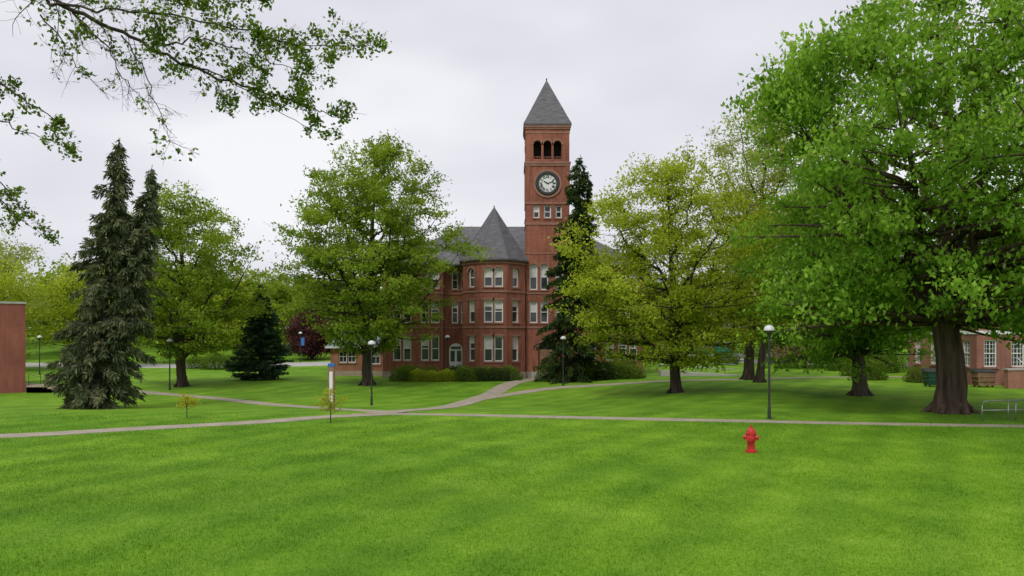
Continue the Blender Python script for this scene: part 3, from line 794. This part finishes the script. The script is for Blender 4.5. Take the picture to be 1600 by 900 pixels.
# ------------------------------------------------------------------ street lamps
def lamp(loc,label):
    e=thing('street_lamp',loc,label,'street lamp','lamps along the campus paths')
    p=MB(); p.lathe([(.12,-.05),(.12,.04),(.075,.07),(.07,.5),(.052,.55),(.045,3.45),(.065,3.5),(.10,3.60),(.13,3.64),(.05,3.66)],12); p.obj('pole',m_blackmetal,e,smooth=False)
    h=MB(); h.lathe([(.07,3.64),(.2,3.68),(.225,3.73),(.225,3.80),(.19,3.89),(.11,3.95),(.03,3.98)],20); h.obj('lamp_globe',m_lampglobe,e,smooth=True)
    c=MB(); c.lathe([(.20,3.66),(.245,3.70),(.245,3.735),(.228,3.74)],20,cap=False); c.obj('rim',m_blackmetal,e)
    return e
L0=lamp((10.9,33.9,T(10.9,33.9)),'black post lamp with white dome head on lawn')
for x,y,lab in ((-8.6,49,0),(4.1,64,0),(-26.4,61.7,0),(-5.8,72.0,0),(-47.6,80.6,0),(23.9,94,0),(-27.5,104,1),(38,88,0),(12.8,92,0),(34,66,0),(-42,100,0)):
    n=copy_thing(L0,(x,y,T(x,y)))
    if lab:
        n["label"]='black post lamp with blue banner by the road'
        q=MB(); q.box(.08,.5,-.01,.01,2.2,3.2); q.obj('banner',m_blue,n)

# ------------------------------------------------------------------ fire hydrant
hy=thing('fire_hydrant',(7.14,23.9,0.0),'red cast iron fire hydrant standing on the lawn','fire hydrant',rot=rad(-25))
q=MB(); q.lathe([(.165,-.03),(.165,.03),(.17,.035),(.17,.06),(.12,.065),(.115,.10),(.112,.33),(.125,.35),(.14,.37),(.142,.50),(.13,.53),(.155,.535),(.155,.565)],28)
q.obj('barrel',m_red,hy,smooth=False,bevel=.004)
q=MB(); q.lathe([(.15,.568),(.15,.59),(.13,.60),(.125,.64),(.105,.69),(.07,.72),(.035,.735),(.035,.76)],28); q.lathe([(.028,.758),(.024,.82)],5); q.obj('bonnet',m_red,hy)
for s_ in (-1,1):
    q=MB(); q.lathe([(.06,s_*.11),(.06,s_*.175),(.075,s_*.176),(.075,s_*.20),(.068,s_*.215),(.02,s_*.218),(.02,s_*.245)],16,(0,0,.45),'x'); q.obj('side_nozzle',m_red,hy)
q=MB(); q.lathe([(.078,-.11),(.078,-.18),(.098,-.181),(.098,-.21),(.085,-.225),(.022,-.228),(.022,-.26)],18,(0,0,.42),'y'); q.obj('front_nozzle',m_red,hy)
q=MB()
for z,r in ((.05,.145),(.55,.14)):
    for i in range(8):
        a=i*math.pi/4+.2; q.lathe([(.014,z-.035),(.014,z+.03)],6,(math.cos(a)*r,math.sin(a)*r,0))
q.obj('bolts',m_red,hy)
q=MB()
for s_ in (-1,1):
    P=[(s_*.20,-.02,.44),(s_*.17,-.06,.34),(s_*.10,-.10,.30),(s_*.03,-.13,.36)]
    q.tube(P,.007,5)
q.obj('chain',m_red,hy)

# ------------------------------------------------------------------ information post
ps=thing('information_post',(-9.3,41.2,T(-9.3,41.2)),'tall square wooden post with white panel and blue top','sign post')
q=MB(); q.box(-.17,.17,-.10,.10,-.1,2.25); q.obj('post',m_wood,ps,bevel=.01)
q=MB(); q.box(-.085,.085,-.112,-.102,.45,2.0); q.obj('panel',m_white,ps)
q=MB(); q.box(-.17,.17,-.11,.11,2.252,2.42); q.obj('cap',m_blue,ps,bevel=.01)

# ------------------------------------------------------------------ right steel handrail
rl=thing('steel_handrail',(20.6,33.2,0),'low galvanised steel pipe handrail at lawn edge','railing')
q=MB()
q.tube([(-1.1,0,0),(-1.1,0,.62),(-1.02,0,.78),(-.85,0,.82),(.3,0,.84),(2.6,-.9,1.0)],.03,8); q.obj('rail',m_steel,rl,smooth=True)
q=MB(); q.tube([(-1.1,0,.42),(.3,0,.44),(2.6,-.9,.6)],.024,8)
for x,y in ((0.0,0),(.3,0),(1.5,-.45),(2.6,-.9)): q.tube([(x,y,-.05),(x,y,.84+.06*max(0,x-.3))],.026,8)
q.obj('posts',m_steel,rl,smooth=True)

# ------------------------------------------------------------------ ramp railing
rp=thing('access_ramp',(13.5,72.5,T(13.5,72.5)),'concrete access ramp with pale metal railings','ramp')
q=MB(); q.add([(0,0,-.3),(7.2,0,-.3),(7.2,1.6,-.3),(0,1.6,-.3),(0,0,.5),(7.2,0,.06),(7.2,1.6,.06),(0,1.6,.5)],[(3,2,1,0),(4,5,6,7),(0,1,5,4),(1,2,6,5),(2,3,7,6),(3,0,4,7)])
q.obj('ramp_wall',m_conc,rp)
for y in (.05,1.55):
    q=MB()
    for hz in (.5,.95): q.tube([(0,y,.5+hz),(7.2,y,.06+hz)],.018,5)
    for i in range(7):
        x=i*1.2; z=.5-.061*x; q.tube([(x,y,z),(x,y,z+.95)],.02,5)
    q.obj('railing',m_rail,rp)

# ------------------------------------------------------------------ cars
def car(loc,rot,mat,label):
    e=thing('parked_car',loc,label,'car','cars parked by the road',rot=rot)
    prof=[(-2.2,.35),(-2.25,.6),(-2.15,.85),(-1.7,.95),(-1.1,1.0),(1.0,.98),(1.7,.88),(2.15,.75),(2.25,.5),(2.2,.35)]
    def ext(P,w0,w1,zsplit,mb):
        k=len(P); vs=[(x,-w0 if z<zsplit else -w1,z) for x,z in P]+[(x,w0 if z<zsplit else w1,z) for x,z in P]
        mb.add(vs,[tuple(range(k)),tuple(range(2*k-1,k-1,-1))]+[(i,i+k,(i+1)%k+k,(i+1)%k) for i in range(k)])
    q=MB(); ext(prof,.9,.86,.8,q); q.obj('body',mat,e,bevel=.05)
    cab=[(-1.7,.94),(-1.1,1.38),(-.2,1.45),(.45,1.38),(1.2,.96)]
    q=MB(); ext(cab,.8,.68,1.2,q); q.obj('windows',m_glass,e,bevel=.03)
    q=MB(); q.add([(-1.05,-.66,1.39),(-.2,-.66,1.46),(.4,-.66,1.40),(.4,.66,1.40),(-.2,.66,1.46),(-1.05,.66,1.39)],[(0,1,4,5),(1,2,3,4)]); q.obj('roof',mat,e)
    for x in (-1.4,1.4):
        for y in (-.86,.86):
            w_=MB(); w_.lathe([(.2,-.1),(.32,-.09),(.32,.09),(.2,.1)],18,(x,y,.32),'y'); wo=w_.obj('wheel',m_rubber,e)
            w_=MB(); w_.lathe([(.19,-.11),(.19,.11)],12,(x,y,.32),'y'); w_.obj('rim',m_steel,wo)
    for y in (-.6,.6):
        w_=MB(); w_.box(2.18,2.26,y-.15,y+.15,.62,.74); w_.obj('headlight',m_lampglobe,e)
    return e
car((27.5,103,T(27.5,103)+.02),rad(170),m_silver,'silver sedan car parked by the far road')
car((33.5,101,T(33.5,101)+.02),rad(165),m_white,'white sedan car parked by the far road')

ts=thing('sign_board',(25.3,96,T(25.3,96)),'small teal sign board on two posts','sign')
q=MB(); q.box(-.9,.9,-.04,.04,1.3,2.3); q.obj('board',m_teal,ts)
for x in (-.75,.75):
    q=MB(); q.box(x-.05,x+.05,-.03,.03,-.1,1.3); q.obj('post',m_blackmetal,ts)

hs_=thing('house',(29,128,T(29,128)),'grey shingled house among trees','house')
q=MB(); panel(q,(-5,-4),0,10,-.5,3,[(2,.9,1.1,1.3,False,1),(7,.9,1.1,1.3,False,1)]); panel(q,(-5,4),-math.pi/2,8,-.5,3,[]); panel(q,(5,-4),math.pi/2,8,-.5,3,[]); panel(q,(5,4),math.pi,10,-.5,3,[])
q.obj('wall',m_found,hs_); place_windows(hs_,(-5,-4),0,[(2,.9,1.1,1.3,False,1),(7,.9,1.1,1.3,False,1)])
q=MB(); q.add([(-5.5,-4.6,2.95),(5.5,-4.6,2.95),(5.5,4.6,2.95),(-5.5,4.6,2.95),(-5.5,0,5.6),(5.5,0,5.6)],[(3,2,1,0),(0,1,5,4),(1,2,5),(2,3,4,5),(3,0,4)]); q.obj('roof',m_greyroof,hs_)

# ------------------------------------------------------------------ shrubs
def shrub(seed,mat,w,h):
    rng=np.random.default_rng(seed); n=3200
    d=unit(rng.normal(size=(n,3))); d[:,2]=np.abs(d[:,2])
    lm=1+.10*np.sin(d[:,0]*7+seed)+.08*np.sin(d[:,1]*9+seed*2)+.06*np.sin(d[:,2]*11)
    p4=(np.abs(d)**3).sum(1)**(-1/3)
    rr=(rng.uniform(size=n)**.22*lm*np.minimum(p4,1.18))[:,None]
    P=d*rr*np.array([w/2,w/2*.9,h]); P[:,2]+=0.02
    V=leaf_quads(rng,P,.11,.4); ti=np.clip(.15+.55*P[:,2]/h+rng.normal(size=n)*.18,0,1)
    return V,ti
def mk_shrub(name,seed,mat,w,h,loc,label,cat='shrub',group='clipped shrubs along the hall front'):
    e=thing(name,loc,label,cat,group)
    V,ti=shrub(seed,mat,w,h); fast_obj('foliage',V,4,mat,e,ti)
    q=MB()
    for i in range(5):
        a=i*1.256; q.tube([(0,0,-.1),(math.cos(a)*w*.2,math.sin(a)*w*.2,h*.4),(math.cos(a)*w*.35,math.sin(a)*w*.33,h*.75)],[.04,.025,.01],5)
    q.obj('stems',m_bark,e)
    return e
s_dark=mk_shrub('shrub',1,L['deep'],2.0,1.2,(-9.4,68.5,T(-9.4,68.5)),'rounded dark green clipped shrub')
s_gold=mk_shrub('shrub',2,L['yellow'],1.6,1.0,(-8.0,68.2,T(-8,68.2)),'rounded yellow-green clipped shrub')
s_blk=mk_shrub('shrub',4,L['dark'],2.0,1.15,(-1.1,68.8,T(-1.1,68.8)),'rounded very dark green clipped shrub')
rs=random.Random(8)
for x,y,k,sc in ((-9.0,70,0,1.05),(-7.2,69.5,0,1.0),(-6.7,68,1,1.0),(-5.5,68.4,1,1.1),(-4.9,69.6,2,1.15),(-3.9,68.3,0,1.1),(-2.8,68.6,2,.95),(-2.3,69.9,0,1.1),(-.4,69.8,0,1.15),
                 (3.2,69.6,0,1.1),(4.2,68.3,2,1.0),(5.1,69.8,0,1.15),(6.1,68.6,0,1.1),(6.9,69.8,1,1.0),(7.9,68.8,2,1.25),(9.2,69.2,0,1.3),(9.9,70.3,2,1.2),(10.4,69.0,0,1.1)):
    src=(s_dark,s_gold,s_blk)[k]
    copy_thing(src,(x,y,T(x,y)-.03),rs.uniform(0,6.2),(sc,sc,sc*rs.uniform(.88,1.1)))
for x,y,s in ((-34,92,1.6),(-37,94,1.2),(26,97,1.5),(35,84,1.6),(37,80,1.9),(33,74,1.3),(31,72,1.2),(40,76,1.8),(-31,93,1.2),(36,57.2,.7),(-60,88,1.6),(31.5,62,1.0),(29.5,66,1.3)):
    n=copy_thing(s_dark,(x,y,T(x,y)-.03),rs.uniform(0,6.2),(s,s,s)); n["group"]='loose shrubs around the lawn'

# ------------------------------------------------------------------ trees
round_prof=[(0,.5),(.1,.82),(.25,.98),(.42,1),(.6,.92),(.78,.7),(.92,.42),(1,.15)]
oval=[(0,.3),(.15,.65),(.35,.92),(.55,1),(.72,.88),(.88,.58),(1,.18)]
broad=[(0,.7),(.1,.95),(.3,1),(.5,.95),(.7,.78),(.88,.5),(1,.2)]
def at(x,y): return (x,y,T(x,y)-.03)
make_tree('maple_tree','tall round green maple in front of the brick hall','tree',at(-11.7,64.8),20.4,.42,2.9,7.3,round_prof,L['mid'],m_barkdk,11,nlimb=20,nclump=560,lpc=92,leaf=.25,spread=.44,lump=.22,squash=.40,crownoff=(.5,0))
make_tree('maple_tree','round green maple beside a dark spruce','tree',at(-26.4,64),16.2,.38,2.6,6.1,round_prof,L['mid'],m_barkdk,23,nlimb=16,nclump=380,lpc=90,leaf=.25,spread=.44,lump=.24,squash=.40)
make_tree('maple_tree','spreading yellow-green maple with open dark limbs','tree',at(10.7,52.3),15.9,.34,2.0,6.9,round_prof,L['yellow'],m_barkdk,35,nlimb=18,nclump=540,lpc=84,leaf=.21,spread=.42,lump=.26,lean=(.2,0),bias=.5,squash=.40,crownoff=(-.5,0),extra=((-5.8,0,7.2,1.8,22),(-5.2,0,4.6,1.6,20)))
make_tree('tree','tall pale green tree with thin crown','tree',at(19.5,66),24.5,.42,7,4.9,oval,L['pale'],m_barkdk,47,nlimb=14,nclump=260,lpc=70,leaf=.23,spread=.5,lump=.35,lean=(2.0,0))
make_tree('tree','slender green tree with dark leaning trunk','tree',at(19.2,62),15,.3,4.0,4.6,round_prof,L['yellow'],m_barkdk,48,nlimb=9,nclump=200,lpc=72,leaf=.23,spread=.5,lump=.35,lean=(1.6,0))
make_tree('chestnut_tree','huge fresh green chestnut with thick flared brown trunk','tree',at(20.1,36.7),21.8,.66,4.6,8.8,broad,L['fresh'],m_barkred,52,nlimb=16,nclump=640,lpc=86,leaf=.27,spread=.44,lump=.3,flare=1.4,droop=1.5,bias=.46,crownoff=(-.3,0),squash=.55,forks=3,twigs=2,
          extra=((-6.2,-.5,16.2,2.6,40),(-8.0,-.5,14.0,2.0,22),(-5.8,-2,6.0,2.2,34),(2,-3,4.6,2.4,18)))
make_tree('chestnut_tree','green chestnut with drooping leaves and pale blossoms','tree',at(20.8,47.8),14.0,.42,3.0,5.4,broad,L['fresh'],m_bark,61,nlimb=12,nclump=300,lpc=84,leaf=.28,spread=.45,lump=.3,droop=2.2,crownoff=(-1.7,-1),flare=1.6,forks=2,twigs=2)
make_tree('maple_tree','leafy green maple overhanging the lawn edge','tree',at(24.5,28),19,.5,5.8,7.5,broad,L['fresh'],m_barkdk,66,nlimb=12,nclump=400,lpc=84,leaf=.22,spread=.42,lump=.28,droop=.9,crownoff=(-1.2,0),forks=2,twigs=2)
make_conifer('spruce_tree','tall shaggy grey-green spruce with twin leaning tops','tree',at(-23.6,45.4),
   [(0,0,1.3,0,15.4,2.25,.26,.35),(.9,0.2,2.2,0,13.9,1.5,.14,4.5)],L['spruce'],m_bark,71,dens=1.05,droopy=1.05,spray=.42,dead=.05,step=.38,irregular=.42,full=52,thin=.8,pw=.66)
make_conifer('spruce_tree','dense conical blue-green spruce on the lawn','tree',at(-22.3,71),[(0,0,0,0,8.6,2.7,.2,.15)],L['bluespruce'],m_bark,72,dens=1.7,droopy=.15,spray=.28,step=.24,irregular=.22,full=56)
make_conifer('hemlock_tree','tall ragged dark conifer in front of the tower','tree',at(4.6,67.5),[(0,0,1.2,0,19.2,2.3,.3,.6),(.2,.3,1.8,0,17.2,1.3,.12,7)],L['dark'],m_barkdk,73,dens=.9,droopy=1.05,spray=.44,dead=.1,step=.38,irregular=.75,full=46,thin=.9,pw=.5)
make_tree('purple_maple_tree','round dark purple-leaved maple by the road','tree',at(-27,108),6.6,.2,.9,3.5,broad,L['purple'],m_barkdk,81,nlimb=8,nclump=130,lpc=90,leaf=.32,spread=.45,lump=.15)
make_tree('flowering_tree','low spreading pinkish budding tree','tree',at(33,90),5.6,.16,1.0,4.2,broad,L['pink'],m_bark,82,nlimb=9,nclump=110,lpc=60,leaf=.28,spread=.45,lump=.25)
def sapling(loc,seed,H,R,label):
    return make_tree('sapling',label,'sapling',loc,H,.024,.55,R,broad,L['gold'],m_bark,seed,nlimb=8,nclump=42,lpc=18,leaf=.085,spread=.075,flare=1.1,twigs=1,lump=.3,limbup=.2,group='young saplings on the lawn',th=.2)
sapling(at(-7.3,32.2),91,1.5,.68,'thin yellow-green sapling beside the footpath')
sapling(at(-13.9,34.2),92,1.05,.5,'small thin sapling on the lawn')

# background trees
bg=[]
GB='background trees around the campus'
bg.append(make_tree('tree','full pale green deciduous tree at campus edge','tree',at(-70,106),19,.4,3.2,7.2,round_prof,L['pale'],m_barkdk,101,nlimb=12,nclump=230,lpc=66,leaf=.34,spread=.62,group=GB,twigs=1,lump=.3))
bg.append(make_tree('tree','yellow-green deciduous tree at the campus edge','tree',at(-58,88),13.5,.3,1.6,6.0,broad,L['yellow'],m_bark,102,nlimb=11,nclump=210,lpc=70,leaf=.32,spread=.6,group=GB,twigs=1,lump=.3))
bg.append(make_tree('tree','fresh green deciduous tree at the campus edge','tree',at(-36,122),12,.3,1.8,5.8,broad,L['mid'],m_barkdk,103,nlimb=11,nclump=210,lpc=70,leaf=.36,spread=.62,group=GB,twigs=1,lump=.3))
bg.append(make_tree('tree','deep green deciduous tree at the campus edge','tree',at(40,100),13,.3,2.0,5.5,round_prof,L['deep'],m_barkdk,104,nlimb=11,nclump=200,lpc=70,leaf=.36,spread=.62,group=GB,twigs=1,lump=.3))
for k,x,y,s in ((1,-50,96,.95),(2,-66,120,1.1),(2,-50,125,1.15),(0,-44,128,.75),(1,-38,112,.85),(3,-33,132,.9),(2,-24,130,.85),(0,-17,125,.8),(1,-12.5,112,.75),(2,-8,128,1.0),
                (0,-82,125,1.0),(1,-74,92,1.0),(2,-90,105,1.1),(1,-20,118,.7),(3,-58,132,1.0),(1,-42,106,.7),
                (2,12,122,.9),(0,17,112,.62),(3,21,118,.8),(1,15.5,104,.7),(2,26,116,.85),(0,31,112,.62),(3,36,108,.75),(1,40,112,1.0),(2,33,99,.8),
                (0,42,92,.85),(3,47,88,.9),(2,54,84,1.0),(0,60,88,1.0),(3,48,110,1.1),(1,58,104,1.1),(2,70,96,1.1),(0,80,86,1.0),(3,20,130,.95),(2,45,76,.75),(0,-95,80,1.0),(3,64,72,.9)):
    src=bg[k]; n=copy_thing(src,at(x,y),rs.uniform(0,6.2),(s*rs.uniform(.95,1.1),s*rs.uniform(.95,1.1),s*rs.uniform(.9,1.08)))

rng=np.random.default_rng(77); P=[];TI=[]
for i in range(210):
    a=rad(-62+124*i/209); r=rng.uniform(150,200)
    x=math.sin(a)*r*1.1; y=math.cos(a)*r if abs(a)<1.2 else 80
    z=T(x,y); H=rng.uniform(8,15); R=rng.uniform(4,6.5); base=rng.uniform(.1,.8)
    m=620; d=unit(rng.normal(size=(m,3))); rr=rng.uniform(size=(m,1))**.3*(1+.2*np.sin(d[:,:1]*5+i)+.2*np.sin(d[:,2:]*6+i*2))
    P.append(np.array([x,y,z+H*.55])+d*rr*np.array([R,R,H*.5])); TI.append(np.clip(base+rng.normal(size=m)*.15,0,1))
P=np.vstack(P)
o=fast_obj('woodland',leaf_quads(rng,P,.9,.5),4,L['mid'],None,np.concatenate(TI)); tag(o,'distant mixed green woodland','woodland',kind='stuff')

# ------------------------------------------------------------------ near overhanging tree
rng=np.random.default_rng(9)
nt_=thing('overhanging_tree',(-12.4,11.6,0),'tree with long overhanging dark twigs and small leaves','tree')
tb=MB(); LP=[];LA=[];LT=[]
O=np.array([-12.4,11.6,0])
def grow(p,d,length,r,depth,leafy):
    n=max(3,int(length/.12)); pts=[p]; d=d/np.linalg.norm(d)
    for i in range(n):
        d=d+rng.normal(size=3)*.16+np.array([0,0,-.012]); d/=np.linalg.norm(d)
        pts.append(pts[-1]+d*length/n)
    rads=[max(.002,r*(1-.75*i/n)) for i in range(n+1)]
    tb.tube(pts,rads,5 if r>.012 else 3)
    if depth>0:
        nk=max(2,int(length/.09))
        for i in range(nk):
            t=rng.uniform(.12,1); k=min(n,int(t*n)); q=pts[k]
            s=unit(rng.normal(size=(1,3)))[0]; dd=d*.8+s*.85
            grow(q,dd,length*rng.uniform(.28,.55)*(1.1-.4*t),max(.0024,rads[k]*.5),depth-1,leafy)
    if depth<=1 and rng.uniform()<leafy:
        m=rng.integers(5,12)
        base=rng.uniform(.1,.9)
        for j in range(m):
            k=int(rng.uniform(.25,1.0)*n); q=pts[k]+rng.normal(size=3)*.045
            LP.append(q);LA.append(d*.5+rng.normal(size=3)*.8);LT.append(np.clip(base+rng.normal()*.15,0,1))
def limb(P,r0,r1,leafy,sub=(.5,1.1),dens=4.0,depth=2,start=0.1):
    P=[np.array(p,float)-O for p in P]
    C=[]
    Q=[2*P[0]-P[1]]+P+[2*P[-1]-P[-2]]
    for i in range(1,len(Q)-2):
        for k in range(6):
            t=k/6
            C.append(.5*((2*Q[i])+(-Q[i-1]+Q[i+1])*t+(2*Q[i-1]-5*Q[i]+4*Q[i+1]-Q[i+2])*t*t+(-Q[i-1]+3*Q[i]-3*Q[i+1]+Q[i+2])*t**3)+rng.normal(size=3)*.022)
    C.append(P[-1]); n=len(C)
    R_=[r0+(r1-r0)*(i/(n-1))**.6 for i in range(n)]
    tb.tube(C,R_,7)
    for i in range(int(n*start),n-1):
        L_=np.linalg.norm(C[i+1]-C[i]); c=L_*dens; m=int(c)+(rng.uniform()<c-int(c))
        f=i/n
        for _ in range(m):
            d=(C[i+1]-C[i])/max(L_,1e-3); s=unit(rng.normal(size=(1,3)))[0]
            grow(C[i]+(C[i+1]-C[i])*rng.uniform(),d*.8+s*.9+np.array([0,0,-.2]),rng.uniform(*sub)*(1-.35*f),max(.0045,R_[i]*.28),depth-1 if f<.3 else depth,leafy*(.3+.75*f))
    grow(C[-1],C[-1]-C[-2],.5,r1,2,leafy)
tb.tube([(0,0,-.1),(0,0,.3),(.05,0,2),(.1,.1,5),(.0,.1,8),(.3,.2,11),(.2,.3,14)],[.5,.36,.32,.28,.22,.13,.04],12)
tk=(-12.35,11.7)
limb([(tk[0],tk[1],7.2),(-10,12,8.5),(-7.5,12,8.6),(-6.4,12,8.25),(-5.5,12.2,7.85),(-4.8,12.2,7.5),(-3.85,12.3,7.2),(-3.2,12.2,6.95),(-2.7,12.2,6.8)],.062,.006,.62,dens=5)
limb([(-7.0,12,8.45),(-6.3,11.8,8.3),(-5.2,11.7,8.15),(-4.0,11.9,8.0),(-3.1,12,7.8),(-2.3,12,7.8)],.026,.005,.75,dens=5)
limb([(-6.6,12,8.3),(-6.1,11.9,7.8),(-5.7,11.8,7.2),(-5.3,11.7,6.8)],.019,.003,.06,sub=(.3,.9),dens=5)
limb([(-5.9,12.1,8.0),(-5.5,12,7.4),(-5.2,11.9,6.7),(-5.1,11.9,6.3)],.014,.003,.08,sub=(.3,.7),dens=5)
limb([(-7.1,12.1,8.3),(-6.6,12,7.6),(-6.2,11.9,7.2)],.014,.003,.1,sub=(.3,.7),dens=4)
limb([(-5.4,12.2,7.85),(-4.6,12.1,7.9),(-3.9,12.2,7.7),(-3.2,12.4,7.5)],.019,.004,.8,dens=5)
limb([(-5.0,12.2,7.6),(-4.4,12.3,7.4),(-3.8,12.3,7.0),(-3.1,12.4,6.65)],.016,.004,.6,sub=(.3,.7),dens=5)
limb([(tk[0],tk[1],8.4),(-9.5,12.5,9.8),(-7,12.8,9.5),(-5.5,12.8,9.05),(-4.3,12.7,8.75)],.07,.005,.8,start=.4,dens=5)
limb([(tk[0],tk[1],6.5),(-10,12,7.6),(-8.2,12.2,7.5),(-7.4,12.3,7.0),(-6.9,12.3,6.7)],.045,.005,.8,sub=(.35,.65),start=.4,dens=5)
limb([(tk[0],tk[1],5.8),(-10,12,7.1),(-8.4,12.1,6.95),(-7.8,12.2,6.7),(-7.1,12.2,6.45)],.04,.005,.85,sub=(.3,.6),start=.4,dens=5)
limb([(tk[0],tk[1],5.4),(-10,12,6.7),(-8.4,12.1,6.4),(-7.9,12.2,5.9),(-7.5,12.2,5.4)],.04,.005,.85,sub=(.3,.6),start=.4,dens=7)
limb([(tk[0],tk[1],5.2),(-10,12,6.3),(-8.6,12.1,6.0),(-7.8,12.2,5.5),(-7.4,12.2,5.15)],.035,.005,.85,sub=(.3,.5),start=.5,dens=6)
for i in range(6):
    a=rad(100+i*36); zz=7+i*.7
    limb([(tk[0],tk[1],zz),(tk[0]+math.cos(a)*2.5,tk[1]+math.sin(a)*2.5,zz+1.6),(tk[0]+math.cos(a)*5,tk[1]+math.sin(a)*5,zz+1.5)],.1,.012,.8,dens=1.0,start=.3)
tb.obj('trunk',m_barkdk,nt_,smooth=True)
LP=np.array(LP);LA=np.array(LA)
fast_obj('crown',leaf_quads(rng,LP,.072,.5,LA,aspect=.6,jitter=.3),4,L['deep'],nt_,np.array(LT))
print('near leaves',len(LP))

# ------------------------------------------------------------------ world, sun, camera
w=D.worlds.new('World'); scene.world=w; w.use_nodes=True; nt=w.node_tree
bgN=nt.nodes['Background']; out=nt.nodes['World Output']
sk=N(nt,'ShaderNodeTexSky',sky_type='NISHITA'); sk.sun_disc=False; EL,RO=rad(52),rad(205); sk.sun_elevation=EL; sk.sun_rotation=RO
nt.links.new(sk.outputs[0],bgN.inputs[0]); bgN.inputs[1].default_value=0.08
tc=N(nt,'ShaderNodeTexCoord'); mp=N(nt,'ShaderNodeMapping'); mp.inputs['Scale'].default_value=(1,1,2.6); nt.links.new(tc.outputs['Generated'],mp.inputs[0])
f1=noise(nt,mp.outputs[0],1.9,3,.5)
cr=ramp(nt,f1,[(.32,(.62,.62,.70)),(.5,(.77,.77,.83)),(.66,(.92,.92,.95))])
b2=N(nt,'ShaderNodeBackground'); nt.links.new(cr.outputs[0],b2.inputs[0]); b2.inputs[1].default_value=1.06
mx=N(nt,'ShaderNodeMixShader'); mx.inputs[0].default_value=.93
nt.links.new(bgN.outputs[0],mx.inputs[1]); nt.links.new(b2.outputs[0],mx.inputs[2]); nt.links.new(mx.outputs[0],out.inputs[0])
sl=D.lights.new('sun','SUN'); sl.energy=1.5; sl.angle=rad(14); sl.color=(1,.96,.9)
so=D.objects.new('sun',sl); link(so)
sv=Vector((math.sin(RO)*math.cos(EL),math.cos(RO)*math.cos(EL),math.sin(EL))); so.rotation_euler=sv.to_track_quat('Z','Y').to_euler(); so.location=(0,0,60)

cam=D.cameras.new('camera'); cam.lens=28.125; cam.sensor_width=36; cam.shift_y=79/1600; cam.clip_end=6000; cam.clip_start=.1
co=D.objects.new('camera',cam); co.location=(0,0,3.4); co.rotation_euler=(rad(90),0,0); link(co)
scene.camera=co
scene.view_settings.view_transform='Standard'; scene.view_settings.look='None'; scene.view_settings.exposure=0
